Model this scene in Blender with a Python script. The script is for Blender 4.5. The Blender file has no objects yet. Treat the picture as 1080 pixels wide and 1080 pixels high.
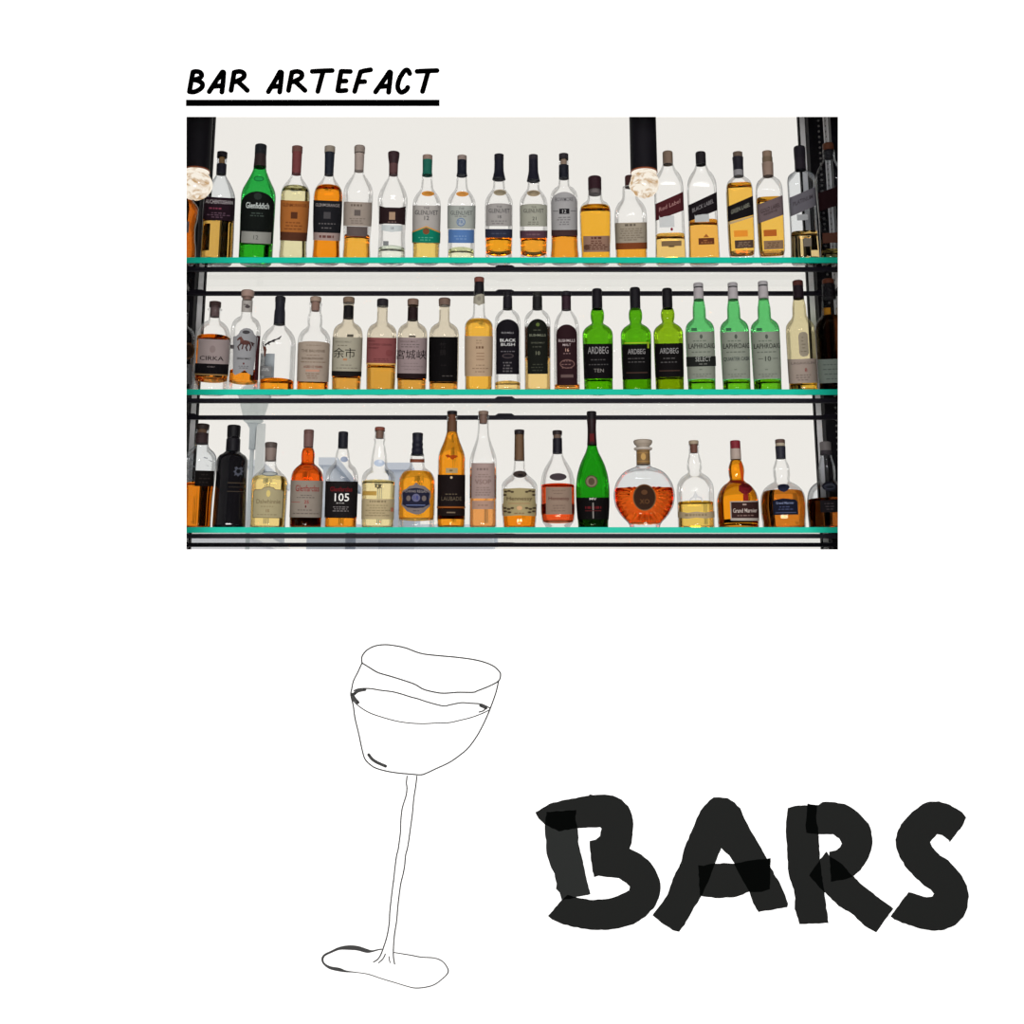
import bpy, bmesh, math, random
from mathutils import Vector
random.seed(4)
C = bpy.context.scene.collection
# ------------------------------------------------------------------ camera geometry (measured from the photograph)
F = 1430.0                 # focal length in pixels
TH = math.radians(14.3)    # upward tilt
CT, ST = math.cos(TH), math.sin(TH)
ZC = 1.25                  # eye height
D = 3.50                   # distance to the front edge of the shelves
BOARD = 3.30               # distance to the leaning white wall
WIN = 4.15                 # window plane
PX0, PY0 = 540.0, 351.0    # optical centre

def at(px, py, Y):
    """point of the plane y = Y seen at a measured position; also the view depth there"""
    u, v = (px-PX0)/F, (PY0-py)/F
    dy, dz = CT - v*ST, ST + v*CT
    t = Y/dy
    return Vector((u*t, Y, ZC + t*dz)), t
def wall_pt(px, py, h=0.0):
    """point on the leaning front wall, h metres proud of it"""
    c = BOARD - h
    u, v = (px-PX0)/F*BOARD, (PY0-py)/F*BOARD
    return Vector((u, c*CT - v*ST, ZC + c*ST + v*CT))
def proj(P):
    y, z = P.y, P.z-ZC
    t = y*CT + z*ST
    v = (z*CT - y*ST)/t
    return PX0 + P.x/t*F, PY0 - v*F

# ------------------------------------------------------------------ materials
def lin(c):
    def f(x):
        x /= 255.0
        return x/12.92 if x <= 0.04045 else ((x+0.055)/1.055)**2.4
    return tuple(f(x) for x in c)
_M = {}
def base_mat(name):
    m = bpy.data.materials.new(name); m.use_nodes = True
    nt = m.node_tree; nt.nodes.clear()
    out = nt.nodes.new('ShaderNodeOutputMaterial')
    return m, nt, out
def paint(c, rough=0.6, grain=0.10, metal=0.0, gain=1.0, spec=0.25):
    """opaque surface with a faint procedural grain"""
    k = ('p', c, rough, grain, metal, gain, spec)
    if k in _M: return _M[k]
    m, nt, out = base_mat('paint_%d_%d_%d' % c)
    p = nt.nodes.new('ShaderNodeBsdfPrincipled')
    l = [min(0.95, x*gain) for x in lin(c)]
    tc = nt.nodes.new('ShaderNodeTexCoord'); no = nt.nodes.new('ShaderNodeTexNoise')
    no.inputs['Scale'].default_value = 60; no.inputs['Detail'].default_value = 3
    mx = nt.nodes.new('ShaderNodeMix'); mx.data_type = 'RGBA'
    mx.inputs[6].default_value = [x*(1-grain) for x in l]+[1]
    mx.inputs[7].default_value = [min(1, x*(1+grain)) for x in l]+[1]
    nt.links.new(tc.outputs['Object'], no.inputs['Vector'])
    nt.links.new(no.outputs['Fac'], mx.inputs[0])
    nt.links.new(mx.outputs[2], p.inputs['Base Color'])
    p.inputs['Roughness'].default_value = rough
    p.inputs['Metallic'].default_value = metal
    p.inputs['Specular IOR Level'].default_value = spec
    nt.links.new(p.outputs[0], out.inputs[0])
    _M[k] = m; return m
LABEL_GAIN = 0.80
def paper(c): return paint(c, 0.75, 0.06, 0, LABEL_GAIN*(0.7 if max(c) < 60 else 1.0), 0.04)
def thin_glass(c=(255,255,255), edge=(84,88,94), e0=0.74, refl=0.5):
    """bottle wall: light goes straight through, tinted; the wall is seen edge-on at its outline so it darkens there"""
    k = ('g', c, edge, e0, refl)
    if k in _M: return _M[k]
    m, nt, out = base_mat('bottle_glass')
    lw = nt.nodes.new('ShaderNodeLayerWeight'); lw.inputs[0].default_value = 0.5
    mr = nt.nodes.new('ShaderNodeMapRange'); mr.inputs[1].default_value = e0; mr.inputs[2].default_value = 1.0
    mr.interpolation_type = 'SMOOTHSTEP'
    mx = nt.nodes.new('ShaderNodeMix'); mx.data_type = 'RGBA'
    mx.inputs[6].default_value = [math.sqrt(x) for x in lin(c)]+[1]
    mx.inputs[7].default_value = [math.sqrt(x) for x in lin(edge)]+[1]
    tr = nt.nodes.new('ShaderNodeBsdfTransparent'); gl = nt.nodes.new('ShaderNodeBsdfGlossy')
    gl.inputs['Roughness'].default_value = 0.03
    fr = nt.nodes.new('ShaderNodeFresnel'); fr.inputs[0].default_value = 1.35
    mu = nt.nodes.new('ShaderNodeMath'); mu.operation = 'MULTIPLY'; mu.inputs[1].default_value = refl
    ms = nt.nodes.new('ShaderNodeMixShader')
    L = nt.links.new
    L(lw.outputs['Facing'], mr.inputs[0]); L(mr.outputs[0], mx.inputs[0]); L(mx.outputs[2], tr.inputs[0])
    L(fr.outputs[0], mu.inputs[0]); L(mu.outputs[0], ms.inputs[0]); L(tr.outputs[0], ms.inputs[1]); L(gl.outputs[0], ms.inputs[2])
    L(ms.outputs[0], out.inputs[0])
    _M[k] = m; return m
def liquor(c):
    k = ('l', c)
    if k in _M: return _M[k]
    m, nt, out = base_mat('spirit')
    g = nt.nodes.new('ShaderNodeBsdfGlass'); g.inputs['IOR'].default_value = 1.30; g.inputs['Roughness'].default_value = 0.0
    bg = (0.77, 0.73, 0.69)
    g.inputs['Color'].default_value = [min(1, math.sqrt(x/b)) for x, b in zip(lin(c), bg)]+[1]
    nt.links.new(g.outputs[0], out.inputs[0])
    _M[k] = m; return m

# ------------------------------------------------------------------ object helpers
def link(name, me, mats, parent=None, smooth=False):
    o = bpy.data.objects.new(name, me); C.objects.link(o)
    for m in (mats if isinstance(mats, (list, tuple)) else [mats]): me.materials.append(m)
    if smooth:
        for p in me.polygons: p.use_smooth = True
    if parent: o.parent = parent
    return o
def from_bm(name, bm, mats, parent=None, smooth=False, fix=True):
    if fix: bmesh.ops.recalc_face_normals(bm, faces=bm.faces)
    me = bpy.data.meshes.new(name); bm.to_mesh(me); bm.free()
    return link(name, me, mats, parent, smooth)
def tag(o, label=None, cat=None, group=None, kind=None):
    if label: o['label'] = label
    if cat: o['category'] = cat
    if group: o['group'] = group
    if kind: o['kind'] = kind
    return o
def empty(name, loc, label, cat, group=None, rz=0.0):
    o = bpy.data.objects.new(name, None); o.empty_display_size = 0.05; C.objects.link(o)
    o.location = loc; o.rotation_euler = (0, 0, rz)
    return tag(o, label, cat, group)
def box(bm, x0, x1, y0, y1, z0, z1):
    vs = [bm.verts.new(p) for p in ((x0,y0,z0),(x1,y0,z0),(x1,y1,z0),(x0,y1,z0),(x0,y0,z1),(x1,y0,z1),(x1,y1,z1),(x0,y1,z1))]
    for f in ((0,1,2,3),(4,5,6,7),(0,1,5,4),(1,2,6,5),(2,3,7,6),(3,0,4,7)): bm.faces.new([vs[i] for i in f])
def box_obj(name, dims, mat, parent=None, bevel=0.0):
    bm = bmesh.new(); box(bm, *dims)
    if bevel: bmesh.ops.bevel(bm, geom=bm.edges[:], offset=bevel, segments=2, affect='EDGES')
    return from_bm(name, bm, mat, parent)
def pchip(pts, n):
    """monotone cubic through (y, r) samples -> n+1 samples"""
    ys = [p[0] for p in pts]; rs = [p[1] for p in pts]; N = len(pts)
    if N == 1: return pts
    h = [ys[i+1]-ys[i] for i in range(N-1)]; dl = [(rs[i+1]-rs[i])/h[i] for i in range(N-1)]
    m = [dl[0]]+[0]*(N-2)+[dl[-1]]
    for i in range(1, N-1):
        if dl[i-1]*dl[i] > 0:
            w1, w2 = 2*h[i]+h[i-1], h[i]+2*h[i-1]
            m[i] = (w1+w2)/(w1/dl[i-1]+w2/dl[i])
    out = []
    for k in range(n+1):
        y = ys[0]+(ys[-1]-ys[0])*k/n
        i = max(0, min(N-2, next((j for j in range(N-1) if y <= ys[j+1]), N-2)))
        t = (y-ys[i])/h[i]
        out.append((y, (2*t**3-3*t*t+1)*rs[i]+(t**3-2*t*t+t)*h[i]*m[i]+(-2*t**3+3*t*t)*rs[i+1]+(t**3-t*t)*h[i]*m[i+1]))
    return out
def lathe(bm, prof, rmax, n=2.0, dr=1.0, seg=40, shrink=1.0, flute=None):
    """prof: (z, r) from bottom to top; the section goes from round (neck) to a superellipse (body)"""
    rings = []
    for z, r in prof:
        k = max(0, min(1, (r/rmax-0.45)/0.35)); k = k*k*(3-2*k)
        nn, dd = 2+(n-2)*k, 1+(dr-1)*k
        ring = []
        for i in range(seg):
            a = 2*math.pi*(i+0.5)/seg
            c, s = math.cos(a), math.sin(a)
            x = math.copysign(abs(c)**(2/nn), c)*r*shrink
            y = math.copysign(abs(s)**(2/nn), s)*r*dd*shrink
            if flute: y *= flute(x, z)
            ring.append(bm.verts.new((x, y, z)))
        rings.append(ring)
    for a, b in zip(rings, rings[1:]):
        for i in range(seg):
            j = (i+1) % seg
            bm.faces.new((a[i], a[j], b[j], b[i]))
    bm.faces.new(rings[0][::-1]); bm.faces.new(rings[-1])

_T = {}
def text_mesh(s):
    """outline of a piece of writing as a flat mesh, centred, cap height 1"""
    if s in _T: return _T[s]
    cu = bpy.data.curves.new('lettering', 'FONT'); cu.body = s; cu.resolution_u = 2; cu.offset = 0.006 if s.isascii() else 0.0; cu.align_x = 'CENTER'
    ob = bpy.data.objects.new('lettering', cu); C.objects.link(ob)
    dg = bpy.context.evaluated_depsgraph_get()
    me = bpy.data.meshes.new_from_object(ob.evaluated_get(dg))
    vs = [(v.co.x, v.co.y) for v in me.vertices]; fs = [tuple(p.vertices) for p in me.polygons]
    bpy.data.objects.remove(ob); bpy.data.curves.remove(cu); bpy.data.meshes.remove(me)
    if vs:
        x0, x1 = min(v[0] for v in vs), max(v[0] for v in vs); y0, y1 = min(v[1] for v in vs), max(v[1] for v in vs)
        vs = [((x-(x0+x1)/2)/(y1-y0), (y-(y0+y1)/2)/(y1-y0)) for x, y in vs]
    _T[s] = (vs, fs); return _T[s]

# ------------------------------------------------------------------ label shapes, in measured units: dx from the bottle's axis, y down
def rect(y0, y1, hw, dx=0): return [(dx-hw, y0), (dx+hw, y0), (dx+hw, y1), (dx-hw, y1)]
def oval(dx, y, rx, ry, k=24): return [(dx+rx*math.cos(2*math.pi*i/k), y+ry*math.sin(2*math.pi*i/k)) for i in range(k)]
def arch(y0, y1, hw, rise, dx=0, k=14):
    return [(dx-hw*math.cos(math.pi*i/k), y0+rise-rise*math.sin(math.pi*i/k)) for i in range(k+1)]+[(dx+hw, y1), (dx-hw, y1)]
REG = dict(R1=(190,120,5.4), R2=(360,120,5.4), R3=(530,120,5.4), R4=(690,120,5.4),
           M1=(190,280,6.171), M2=(360,280,6.171), M3=(530,280,6.171), M4=(690,280,5.4),
           B1=(190,420,6.171), B2=(360,420,6.171), B3=(530,420,6.171), B4=(690,420,5.4))
SHELF_PX = dict(R=271.4, M=410.6, B=556.0)
SHELF_Z = {k: at(540, v, D)[0].z for k, v in SHELF_PX.items()}
GROUP = dict(R='bottles on the top glass shelf', M='bottles on the middle glass shelf', B='bottles on the bottom glass shelf')
def shape_xy(n, dr, x, r):
    q = min(1.0, abs(x)/max(r, 1e-6))
    return r*dr*(1-q**n)**(1/n)

def bottle(reg, cx, yref, name, label, prof, glass, liquid=None, caps=(), parts=(), n=2.0, dr=1.0, turn=0.8, setback=0.012, flute=None, cat='bottle'):
    ox, oy, s = REG[reg]; row = reg[0]; zs = SHELF_Z[row]
    rmaxz = max(p[1] for p in prof)
    yb = D + setback + 0.045*1.0
    for _ in range(3):
        P, t = at(ox+cx/s, oy+yref/s, yb); rmax = rmaxz/s*t/F; yb = D + setback + rmax*dr
    X0 = P.x
    phi = -math.atan2(X0, yb)*turn
    root = empty(name, (X0, yb, zs), label, cat, GROUP[row], phi)
    def zr(y, hw, Y=yb):
        Q, t = at(540, oy+y/s, Y)
        return Q.z - zs, hw/s*t/F
    def conv(pr, down=False, k=44):
        q = [zr(y, hw) for y, hw in pr]
        q = sorted(q)
        if down:
            q = [p for p in q if p[0] > 0.006]
            q = [(0.0012, q[0][1]*0.93), (0.006, q[0][1])] + q
        # drop duplicates
        r = [q[0]]
        for p in q[1:]:
            if p[0]-r[-1][0] > 1e-5: r.append(p)
        return pchip(r, k) if len(r) > 2 else r
    P3 = conv(prof, True)
    seg = 56 if n > 2.5 or flute else 40
    bm = bmesh.new(); lathe(bm, P3, rmax, n, dr, seg)
    from_bm('glass_body', bm, glass, root, True)
    def rad(z):
        for a, b in zip(P3, P3[1:]):
            if z <= b[0]: return a[1]+(b[1]-a[1])*max(0, (z-a[0]))/(b[0]-a[0])
        return P3[-1][1]
    if liquid:
        lev, col = liquid[:2]
        ztop = zr(lev, 1)[0]
        zbot = zr(liquid[2], 1)[0] if len(liquid) > 2 else 0.006
        if ztop < zbot + 0.004: ztop = zbot + 0.004
        zz = [zbot+(ztop-zbot)*i/30 for i in range(31)]
        lp = [(zbot+0.0001, rad(zbot)*0.86)]+[(z+0.0008, rad(z)*0.955) for z in zz]
        bm = bmesh.new(); lathe(bm, lp, rmax, n, dr, seg if not flute else 160, 1.0, flute)
        from_bm('spirit', bm, liquor(col), root, True)
    for c in caps:
        nm, pr, col = c[:3]
        bm = bmesh.new()
        q = conv(pr, False, 14) if len(pr) > 2 else conv(pr)
        lathe(bm, q, max(p[1] for p in q)*4, 2, 1, 32)
        o = from_bm(nm, bm, paint(col, 0.5, 0.12, 0, LABEL_GAIN*(0.75 if max(col) < 60 else 1.0), 0.12), root, True)
        md = o.modifiers.new('edge', 'EDGE_SPLIT'); md.split_angle = math.radians(50)
    def surf(dx, y, eps, back):
        off = rmax*dr
        for _ in range(5):
            z, x = zr(y, dx, yb-(off if not back else -off))
            r = rad(max(0.002, z)) if z < P3[-1][0] else P3[-1][1]
            k = max(0, min(1, (r/rmax-0.45)/0.35)); k = k*k*(3-2*k)
            nn, dd = 2+(n-2)*k, 1+(dr-1)*k
            xx = max(-r*0.992, min(r*0.992, x))
            off = shape_xy(nn, dd, xx, r)
        z = max(z, 0.0008)
        sg = 1 if back else -1
        return Vector((xx*(1+eps/r), sg*(off+eps), z))
    for pt in parts:
        pn, items = pt[0], pt[1]; back = pn.startswith('back')
        bmA = bmesh.new(); mats = []; idx = 0
        for it in items:
            kind, col = it[0], it[-1]
            m = paper(col)
            if m not in mats: mats.append(m)
            mi = mats.index(m)
            bm = bmesh.new()
            if kind == 'p':
                vs = [bm.verts.new((x, y, 0)) for x, y in it[1]]; bm.faces.new(vs)
            else:   # ('t', text, dx, y, height, [width], [slope], colour)
                tv, tf = text_mesh(it[1]); dx, y, h = it[2:5]
                w = it[5] if len(it) > 6 else None; sl = it[6] if len(it) > 7 else 0.0
                if not tv: bm.free(); continue
                wid = max(v[0] for v in tv)*2*h; kx = w/wid if w else 1.0
                vs = [bm.verts.new((dx+vx*h*kx, y-vy*h+vx*h*kx*sl, 0)) for vx, vy in tv]
                for f in tf:
                    try: bm.faces.new([vs[i] for i in f])
                    except ValueError: pass
            xs = [v.co.x for v in bm.verts]; ys = [v.co.y for v in bm.verts]
            x0, x1, y0, y1 = min(xs), max(xs), min(ys), max(ys)
            step = rmaxz/9.0
            k = math.ceil(x0/step)
            while k*step < x1:
                bmesh.ops.bisect_plane(bm, geom=bm.verts[:]+bm.edges[:]+bm.faces[:], plane_co=(k*step, 0, 0), plane_no=(1, 0, 0)); k += 1
            if kind == 'p' and y1-y0 > 40:
                for j in range(1, int((y1-y0)/30)+1):
                    bmesh.ops.bisect_plane(bm, geom=bm.verts[:]+bm.edges[:]+bm.faces[:], plane_co=(0, y0+30*j, 0), plane_no=(0, 1, 0))
            eps = 0.0005+0.00022*idx; idx += 1
            mp = {}
            for v in bm.verts: mp[v] = bmA.verts.new(surf(v.co.x, v.co.y, eps, back))
            for f in bm.faces:
                try: nf = bmA.faces.new([mp[v] for v in f.verts]); nf.material_index = mi
                except ValueError: pass
            bm.free()
        from_bm(pn, bmA, mats, root, True, fix=True)
    return root
# ================================================================== the setting
ROOM = 2.4; CEIL = 3.7; BACK = -3.2
M_WALL = paint((250,250,250), 0.85, 0.0, 0, 1.0, 0.05)
M_DARK = paint((62,58,56), 0.9, 0.1, 0, 1.0, 0.05)
M_BLACK = paint((17,15,20), 0.55, 0.1, 0, 0.8, 0.1)
M_RAIL = paint((24,21,31), 0.5, 0.1, 0, 0.55, 0.08)
M_JAMB = paint((240,238,238), 0.6, 0.03, 0, 1.0)
M_PALE = paint((214,218,222), 0.8, 0.05, 0, 1.0, 0.1)
def struct(name, dims, mat):
    return tag(box_obj(name, dims, mat), kind='structure')
WY1 = 4.30
struct('floor', (-ROOM, ROOM, BACK, WY1, -0.10, 0.0), paint((70,62,56), 0.8, 0.2))
struct('ceiling', (-ROOM-0.1, ROOM+0.1, BACK-0.1, WY1, CEIL, CEIL+0.12), M_DARK)  # ceiling and walls unseen, added dark to keep skylight off the bottle fronts
struct('wall_left', (-ROOM-0.1, -ROOM, BACK-0.1, WY1, -0.1, CEIL), M_DARK)
struct('wall_right', (ROOM, ROOM+0.1, BACK-0.1, WY1, -0.1, CEIL), M_DARK)
struct('wall_back', (-ROOM, ROOM, BACK-0.1, BACK, 0.0, CEIL), M_DARK)

# leaning white wall with a splayed opening (216..884 x 123..580 in the photograph)
def build_front_wall():
    bm = bmesh.new()
    def board(z, x, h): # point on the wall at height z
        c = BOARD - h
        return Vector((x, (c - (z-ZC)*ST)/CT, z))
    L, R, T, B = 196.6, 883.8, 123.2, 579.6
    inner = [wall_pt(L,B), wall_pt(R,B), wall_pt(R,T), wall_pt(L,T)]
    g = 26
    innerb = [wall_pt(L-g,B+g,-0.02), wall_pt(R+g,B+g,-0.02), wall_pt(R+g,T-g,-0.02), wall_pt(L-g,T-g,-0.02)]
    outer = [board(0,-ROOM,0), board(0,ROOM,0), board(CEIL,ROOM,0), board(CEIL,-ROOM,0)]
    outerb = [board(0,-ROOM,-0.02), board(0,ROOM,-0.02), board(CEIL,ROOM,-0.02), board(CEIL,-ROOM,-0.02)]
    V = [[bm.verts.new(p) for p in l] for l in (inner, innerb, outer, outerb)]
    for i in range(4):
        j = (i+1) % 4
        bm.faces.new((V[0][i], V[0][j], V[2][j], V[2][i]))
        bm.faces.new((V[1][i], V[1][j], V[3][j], V[3][i]))
        bm.faces.new((V[0][i], V[0][j], V[1][j], V[1][i]))
        bm.faces.new((V[2][i], V[2][j], V[3][j], V[3][i]))
    tag(from_bm('wall_front', bm, M_WALL), kind='structure')
build_front_wall()

# window wall: sill below, dark columns, jamb strips, panes
xl = [at(221,123,WIN)[0].x, at(201,450,WIN)[0].x]; XL = sum(xl)/2
xr = [at(850,123,WIN)[0].x, at(862,500,WIN)[0].x]; XR = sum(xr)/2
struct('wall_window', (-ROOM, ROOM, WIN-0.02, WIN+0.14, 0.0, 1.15), M_DARK)
struct('trim_1', (-ROOM, ROOM, WIN-0.05, WIN+0.16, 1.15, 1.19), M_JAMB)
def column(n, x0, x1): struct('column_%d' % n, (x0, x1, WIN-0.06, WIN+0.0, 1.19, CEIL), M_BLACK)
column(1, XL-0.16, XL)
column(2, XR+0.006, XR+0.054)
def window(n, x0, x1):
    w = tag(bpy.data.objects.new('window_%d' % n, None), kind='structure'); C.objects.link(w); w.location = ((x0+x1)/2, WIN+0.04, 1.19)
    dx = w.location.x
    bm = bmesh.new(); hw = (x1-x0)/2; H = CEIL-1.19; b = 0.016
    for a, c in ((-hw, -hw+b), (hw-b, hw)): box(bm, a, c, -0.052, -0.03, 0, H)
    for a, c in ((0, b), (H-b, H)): box(bm, -hw+b, hw-b, -0.052, -0.03, a, c)
    from_bm('window_frame', bm, M_JAMB, w)
    bm = bmesh.new()
    for a, c in ((-hw+b, -hw+b+0.005), (hw-b-0.005, hw-b)): box(bm, a, c, -0.05, -0.032, b, H-b)
    from_bm('gasket', bm, M_BLACK, w)
    box_obj('pane', (-hw+b+0.005, hw-b-0.005, -0.045, -0.037, b, H-b), thin_glass((252,252,252), (200,204,206), 0.7, 0.15), w)
window(1, -ROOM, XL-0.16); window(2, XL, XR+0.006); window(3, XR+0.054, ROOM)
# beaded pull cords hanging on the right column
def cord(px, label):
    p0, _ = at(px, 123, WIN-0.085)
    bm = bmesh.new()
    for k in range(100):
        bmesh.ops.create_icosphere(bm, subdivisions=1, radius=0.0042, matrix=__import__('mathutils').Matrix.Translation((p0.x, WIN-0.075, CEIL-0.02-k*0.0185)))
    o = from_bm('pull_cord', bm, paint((120,118,116), 0.4, 0.0, 0, 0.8)); tag(o, label, 'cord', 'beaded pull cords')
cord(863.5, 'beaded pull cord hanging on the dark right-hand column, the inner of two')
cord(871.5, 'beaded pull cord hanging at the outer edge of the right-hand column, beside grey wall')
# grey pier right of the column
struct('pier', (XR+0.058, ROOM, WIN-0.10, WIN-0.065, 1.19, CEIL), M_JAMB)

# outside: pavement, a lamp standing in the street, blocks beyond; haze is painted into their pale colours
struct('pavement', (-40, 40, WY1+0.05, 70, -0.30, -0.12), M_PALE)
def street_lamp():
    Y = 11.0
    P, t = at(266, 470, Y)
    k = t/F
    o = empty('street_lamp', (P.x, Y, -0.12), 'pale hazy street lamp with a tapered lantern, outside the window at lower left', 'street lamp')
    def z(y): return at(266, y, Y)[0].z + 0.12
    M1, M2 = paint((196,204,208), 0.8, 0.1), paint((216,222,222), 0.6, 0.05)
    def lt(nm, pr, m, seg=16):
        bm = bmesh.new(); lathe(bm, sorted((z(y), r*k) for y, r in pr), 99, 2, 1, seg); from_bm(nm, bm, m, o, True)
    lt('lantern', [(418,17.5),(443,10.5),(444,11),(447,7)], M2, 8)
    lt('lantern_roof', [(402,3),(410,14),(418,18.5)], M1, 8)
    lt('neck', [(446,7),(452,3.6),(474,3.4)], M1)
    lt('post', [(474,2.2),(520,2.2),(600,2.4)], M1)
    bm = bmesh.new(); lathe(bm, [(0,4*k),(z(596),3*k)], 99, 2, 1, 16); from_bm('base', bm, M1, o, True)
    bm = bmesh.new(); box(bm, 4*k, 13*k, -2*k, 2*k, z(505), z(447)); from_bm('signal_box', bm, paint((222,226,226), 0.8, 0.05), o)
street_lamp()
def block(px0, px1, ptop, Y, label, col, floors):
    a, t = at(px0, ptop, Y); b, _ = at(px1, ptop, Y)
    w = (b.x-a.x)/2
    o = empty('building', ((a.x+b.x)/2, Y, -0.12), label, 'building', 'pale buildings beyond the window')
    H = a.z+0.12
    box_obj('wall', (-w, w, 0, 5, 0, H), paint(col, 0.9, 0.05), o)
    box_obj('parapet', (-w-0.1, w+0.1, -0.1, 5.1, H, H+0.18), paint(tuple(min(255, c+10) for c in col), 0.9, 0.05), o)
    m = paint(tuple(c-14 for c in col), 0.4, 0.05)
    for f in range(floors):
        n = max(1, int(w*2/2.2))
        for i in range(n):
            cx = -w+(i+0.5)*2*w/n
            box_obj('window', (cx-0.45, cx+0.45, -0.05, 0.0, H-1.5-f*2.2-0.9, H-1.0-f*2.2), m, o)
block(262, 272, 492, 38, 'narrow pale grey building seen low through the window behind the black bottle', (222,226,232), 2)
block(341, 352, 491, 32, 'slim pale blue tower block seen through window beside bottle numbered 105', (206,213,224), 2)
block(410, 430, 496, 34, 'pale blue tower block seen through the window behind the crested bottle', (206,213,226), 2)
block(190, 261, 566, 26, 'long low pale lilac building under the bottom shelf at the left', (238,238,246), 1)
block(333, 520, 560, 40, 'wide low bluish building under the middle of the bottom shelf', (226,231,240), 1)

# ================================================================== the shelf rack
M_STEEL = M_RAIL
rack = empty('shelf_rack', (0, D+0.14, 0), 'black steel rack whose paired rails carry three glass shelves', 'shelf rack')
RX0, RX1 = at(198,303,D+0.27)[0].x, at(878,303,D+0.27)[0].x
def rk(name, x0, x1, y0, y1, z0, z1, bev=0.0): return box_obj(name, (x0, x1, y0-D-0.14, y1-D-0.14, z0, z1), M_STEEL, rack, bev)
YF = D+0.022; YR = None
GL = {}
for row in 'RMB':
    zt = SHELF_Z[row]; py = SHELF_PX[row]
    th = (zt - at(540, py+5.8, D)[0].z); GL[row] = th
    cent = {'R': (281.2,285.2), 'M': (420.0,424.2), 'B': (562.9,567.2)}[row]
    za, zb = at(540, cent[1], YF)[0].z, at(540, cent[0], YF)[0].z
    # depth of the rear rail from where it shows
    ry = {'R': 310.5, 'M': 441.3, 'B': 574.6}[row]
    zc = (za+zb)/2; Y = D
    for _ in range(60):
        Y += (at(540, ry, Y)[0].z - zc)/(-0.3) if False else 0
        lo, hi = D+0.05, D+0.6
    for _ in range(40):
        mid = (lo+hi)/2
        if at(540, ry, mid)[0].z > zc: hi = mid
        else: lo = mid
    YRr = (lo+hi)/2; YR = YRr if YR is None else YR
    zt_r = zt - th
    rk('front_rail', RX0, RX1, YF, YF+0.018, za, zb, 0.002)
    rk('rear_rail', RX0, RX1, YR-0.018, YR, za, zb, 0.002)
    for X in (RX0, RX1):
        s = -1 if X < 0 else 1
        rk('side_rail', min(X, X+s*0.02), max(X, X+s*0.02), YF, YR, za, zb, 0.002)
    # welded support pads carry the glass
    for yy in (YF, YR-0.018):
        for px in (None, 'l', 'r'):
            x = {None: (at(532.5, py, yy)[0].x), 'l': RX0+0.03, 'r': RX1-0.03}[px]
            w = 0.026 if px is None else 0.02
            bm = bmesh.new()
            y0, y1 = yy-D-0.14-0.002, yy-D-0.14+0.020
            vs = [bm.verts.new(p) for p in ((x-w,y0,zb),(x+w,y0,zb),(x+w,y1,zb),(x-w,y1,zb),(x-w*.72,y0,zt_r),(x+w*.72,y0,zt_r),(x+w*.72,y1,zt_r),(x-w*.72,y1,zt_r))]
            for f in ((0,1,2,3),(4,5,6,7),(0,1,5,4),(1,2,6,5),(2,3,7,6),(3,0,4,7)): bm.faces.new([vs[i] for i in f])
            from_bm('support_pad', bm, M_STEEL, rack)
for X in (RX0-0.02, RX1+0.02):
    for yy in (YF, YR-0.018):
        s = -1 if X < 0 else 1
        rk('post', min(X, X+s*0.03), max(X, X+s*0.03), yy-0.006, yy+0.024, SHELF_Z['B']-0.05, CEIL)
M_SHELF = thin_glass((253,254,253), (215,225,225), 0.85, 0.12)
M_EDGE = paint((14,187,158), 0.4, 0.04, 0, 0.71, 0.1)  # glow of light through the glass edge, put into an opaque teal
NAMES = dict(R='top glass shelf with a bright teal edge, holding the square bottles',
             M='middle glass shelf with a bright teal edge, holding the light green bottles',
             B='bottom glass shelf with a bright teal edge, holding the round decanter')
for row in 'RMB':
    zt = SHELF_Z[row]; th = GL[row]
    g = empty('glass_shelf', (0, D+0.14, zt-th), NAMES[row], 'shelf', 'glass shelves of the bar rack')
    bm = bmesh.new(); box(bm, RX0+0.001, RX1-0.001, -0.14+0.004, YR-D-0.14+0.004, 0.0, th); from_bm('glass_pane', bm, M_SHELF, g)
    box_obj('polished_edge', (RX0+0.001, RX1-0.001, -0.14, -0.14+0.004, 0.0, th), M_EDGE, g)

# ================================================================== hanging lamps in front of the shelves
def marble_glow():
    m, nt, out = base_mat('marbled_lamp_glass')
    tc = nt.nodes.new('ShaderNodeTexCoord'); mp = nt.nodes.new('ShaderNodeMapping'); mp.inputs['Scale'].default_value = (1, 1, 1.9)
    no = nt.nodes.new('ShaderNodeTexNoise'); no.inputs['Scale'].default_value = 34; no.inputs['Detail'].default_value = 4; no.inputs['Distortion'].default_value = 1.1
    cr = nt.nodes.new('ShaderNodeValToRGB')
    cr.color_ramp.elements[0].position = 0.33; cr.color_ramp.elements[0].color = lin((196,158,112))+(1,)
    cr.color_ramp.elements[1].position = 0.52; cr.color_ramp.elements[1].color = lin((252,243,228))+(1,)
    em = nt.nodes.new('ShaderNodeEmission'); em.inputs['Strength'].default_value = 1.0
    gl = nt.nodes.new('ShaderNodeBsdfGlossy'); gl.inputs['Roughness'].default_value = 0.1
    ms = nt.nodes.new('ShaderNodeMixShader'); ms.inputs[0].default_value = 0.04
    L = nt.links.new
    L(tc.outputs['Object'], mp.inputs[0]); L(mp.outputs[0], no.inputs['Vector']); L(no.outputs['Fac'], cr.inputs[0]); L(cr.outputs[0], em.inputs[0])
    L(em.outputs[0], ms.inputs[1]); L(gl.outputs[0], ms.inputs[2]); L(ms.outputs[0], out.inputs[0])
    return m
M_GLOW = marble_glow()
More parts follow.
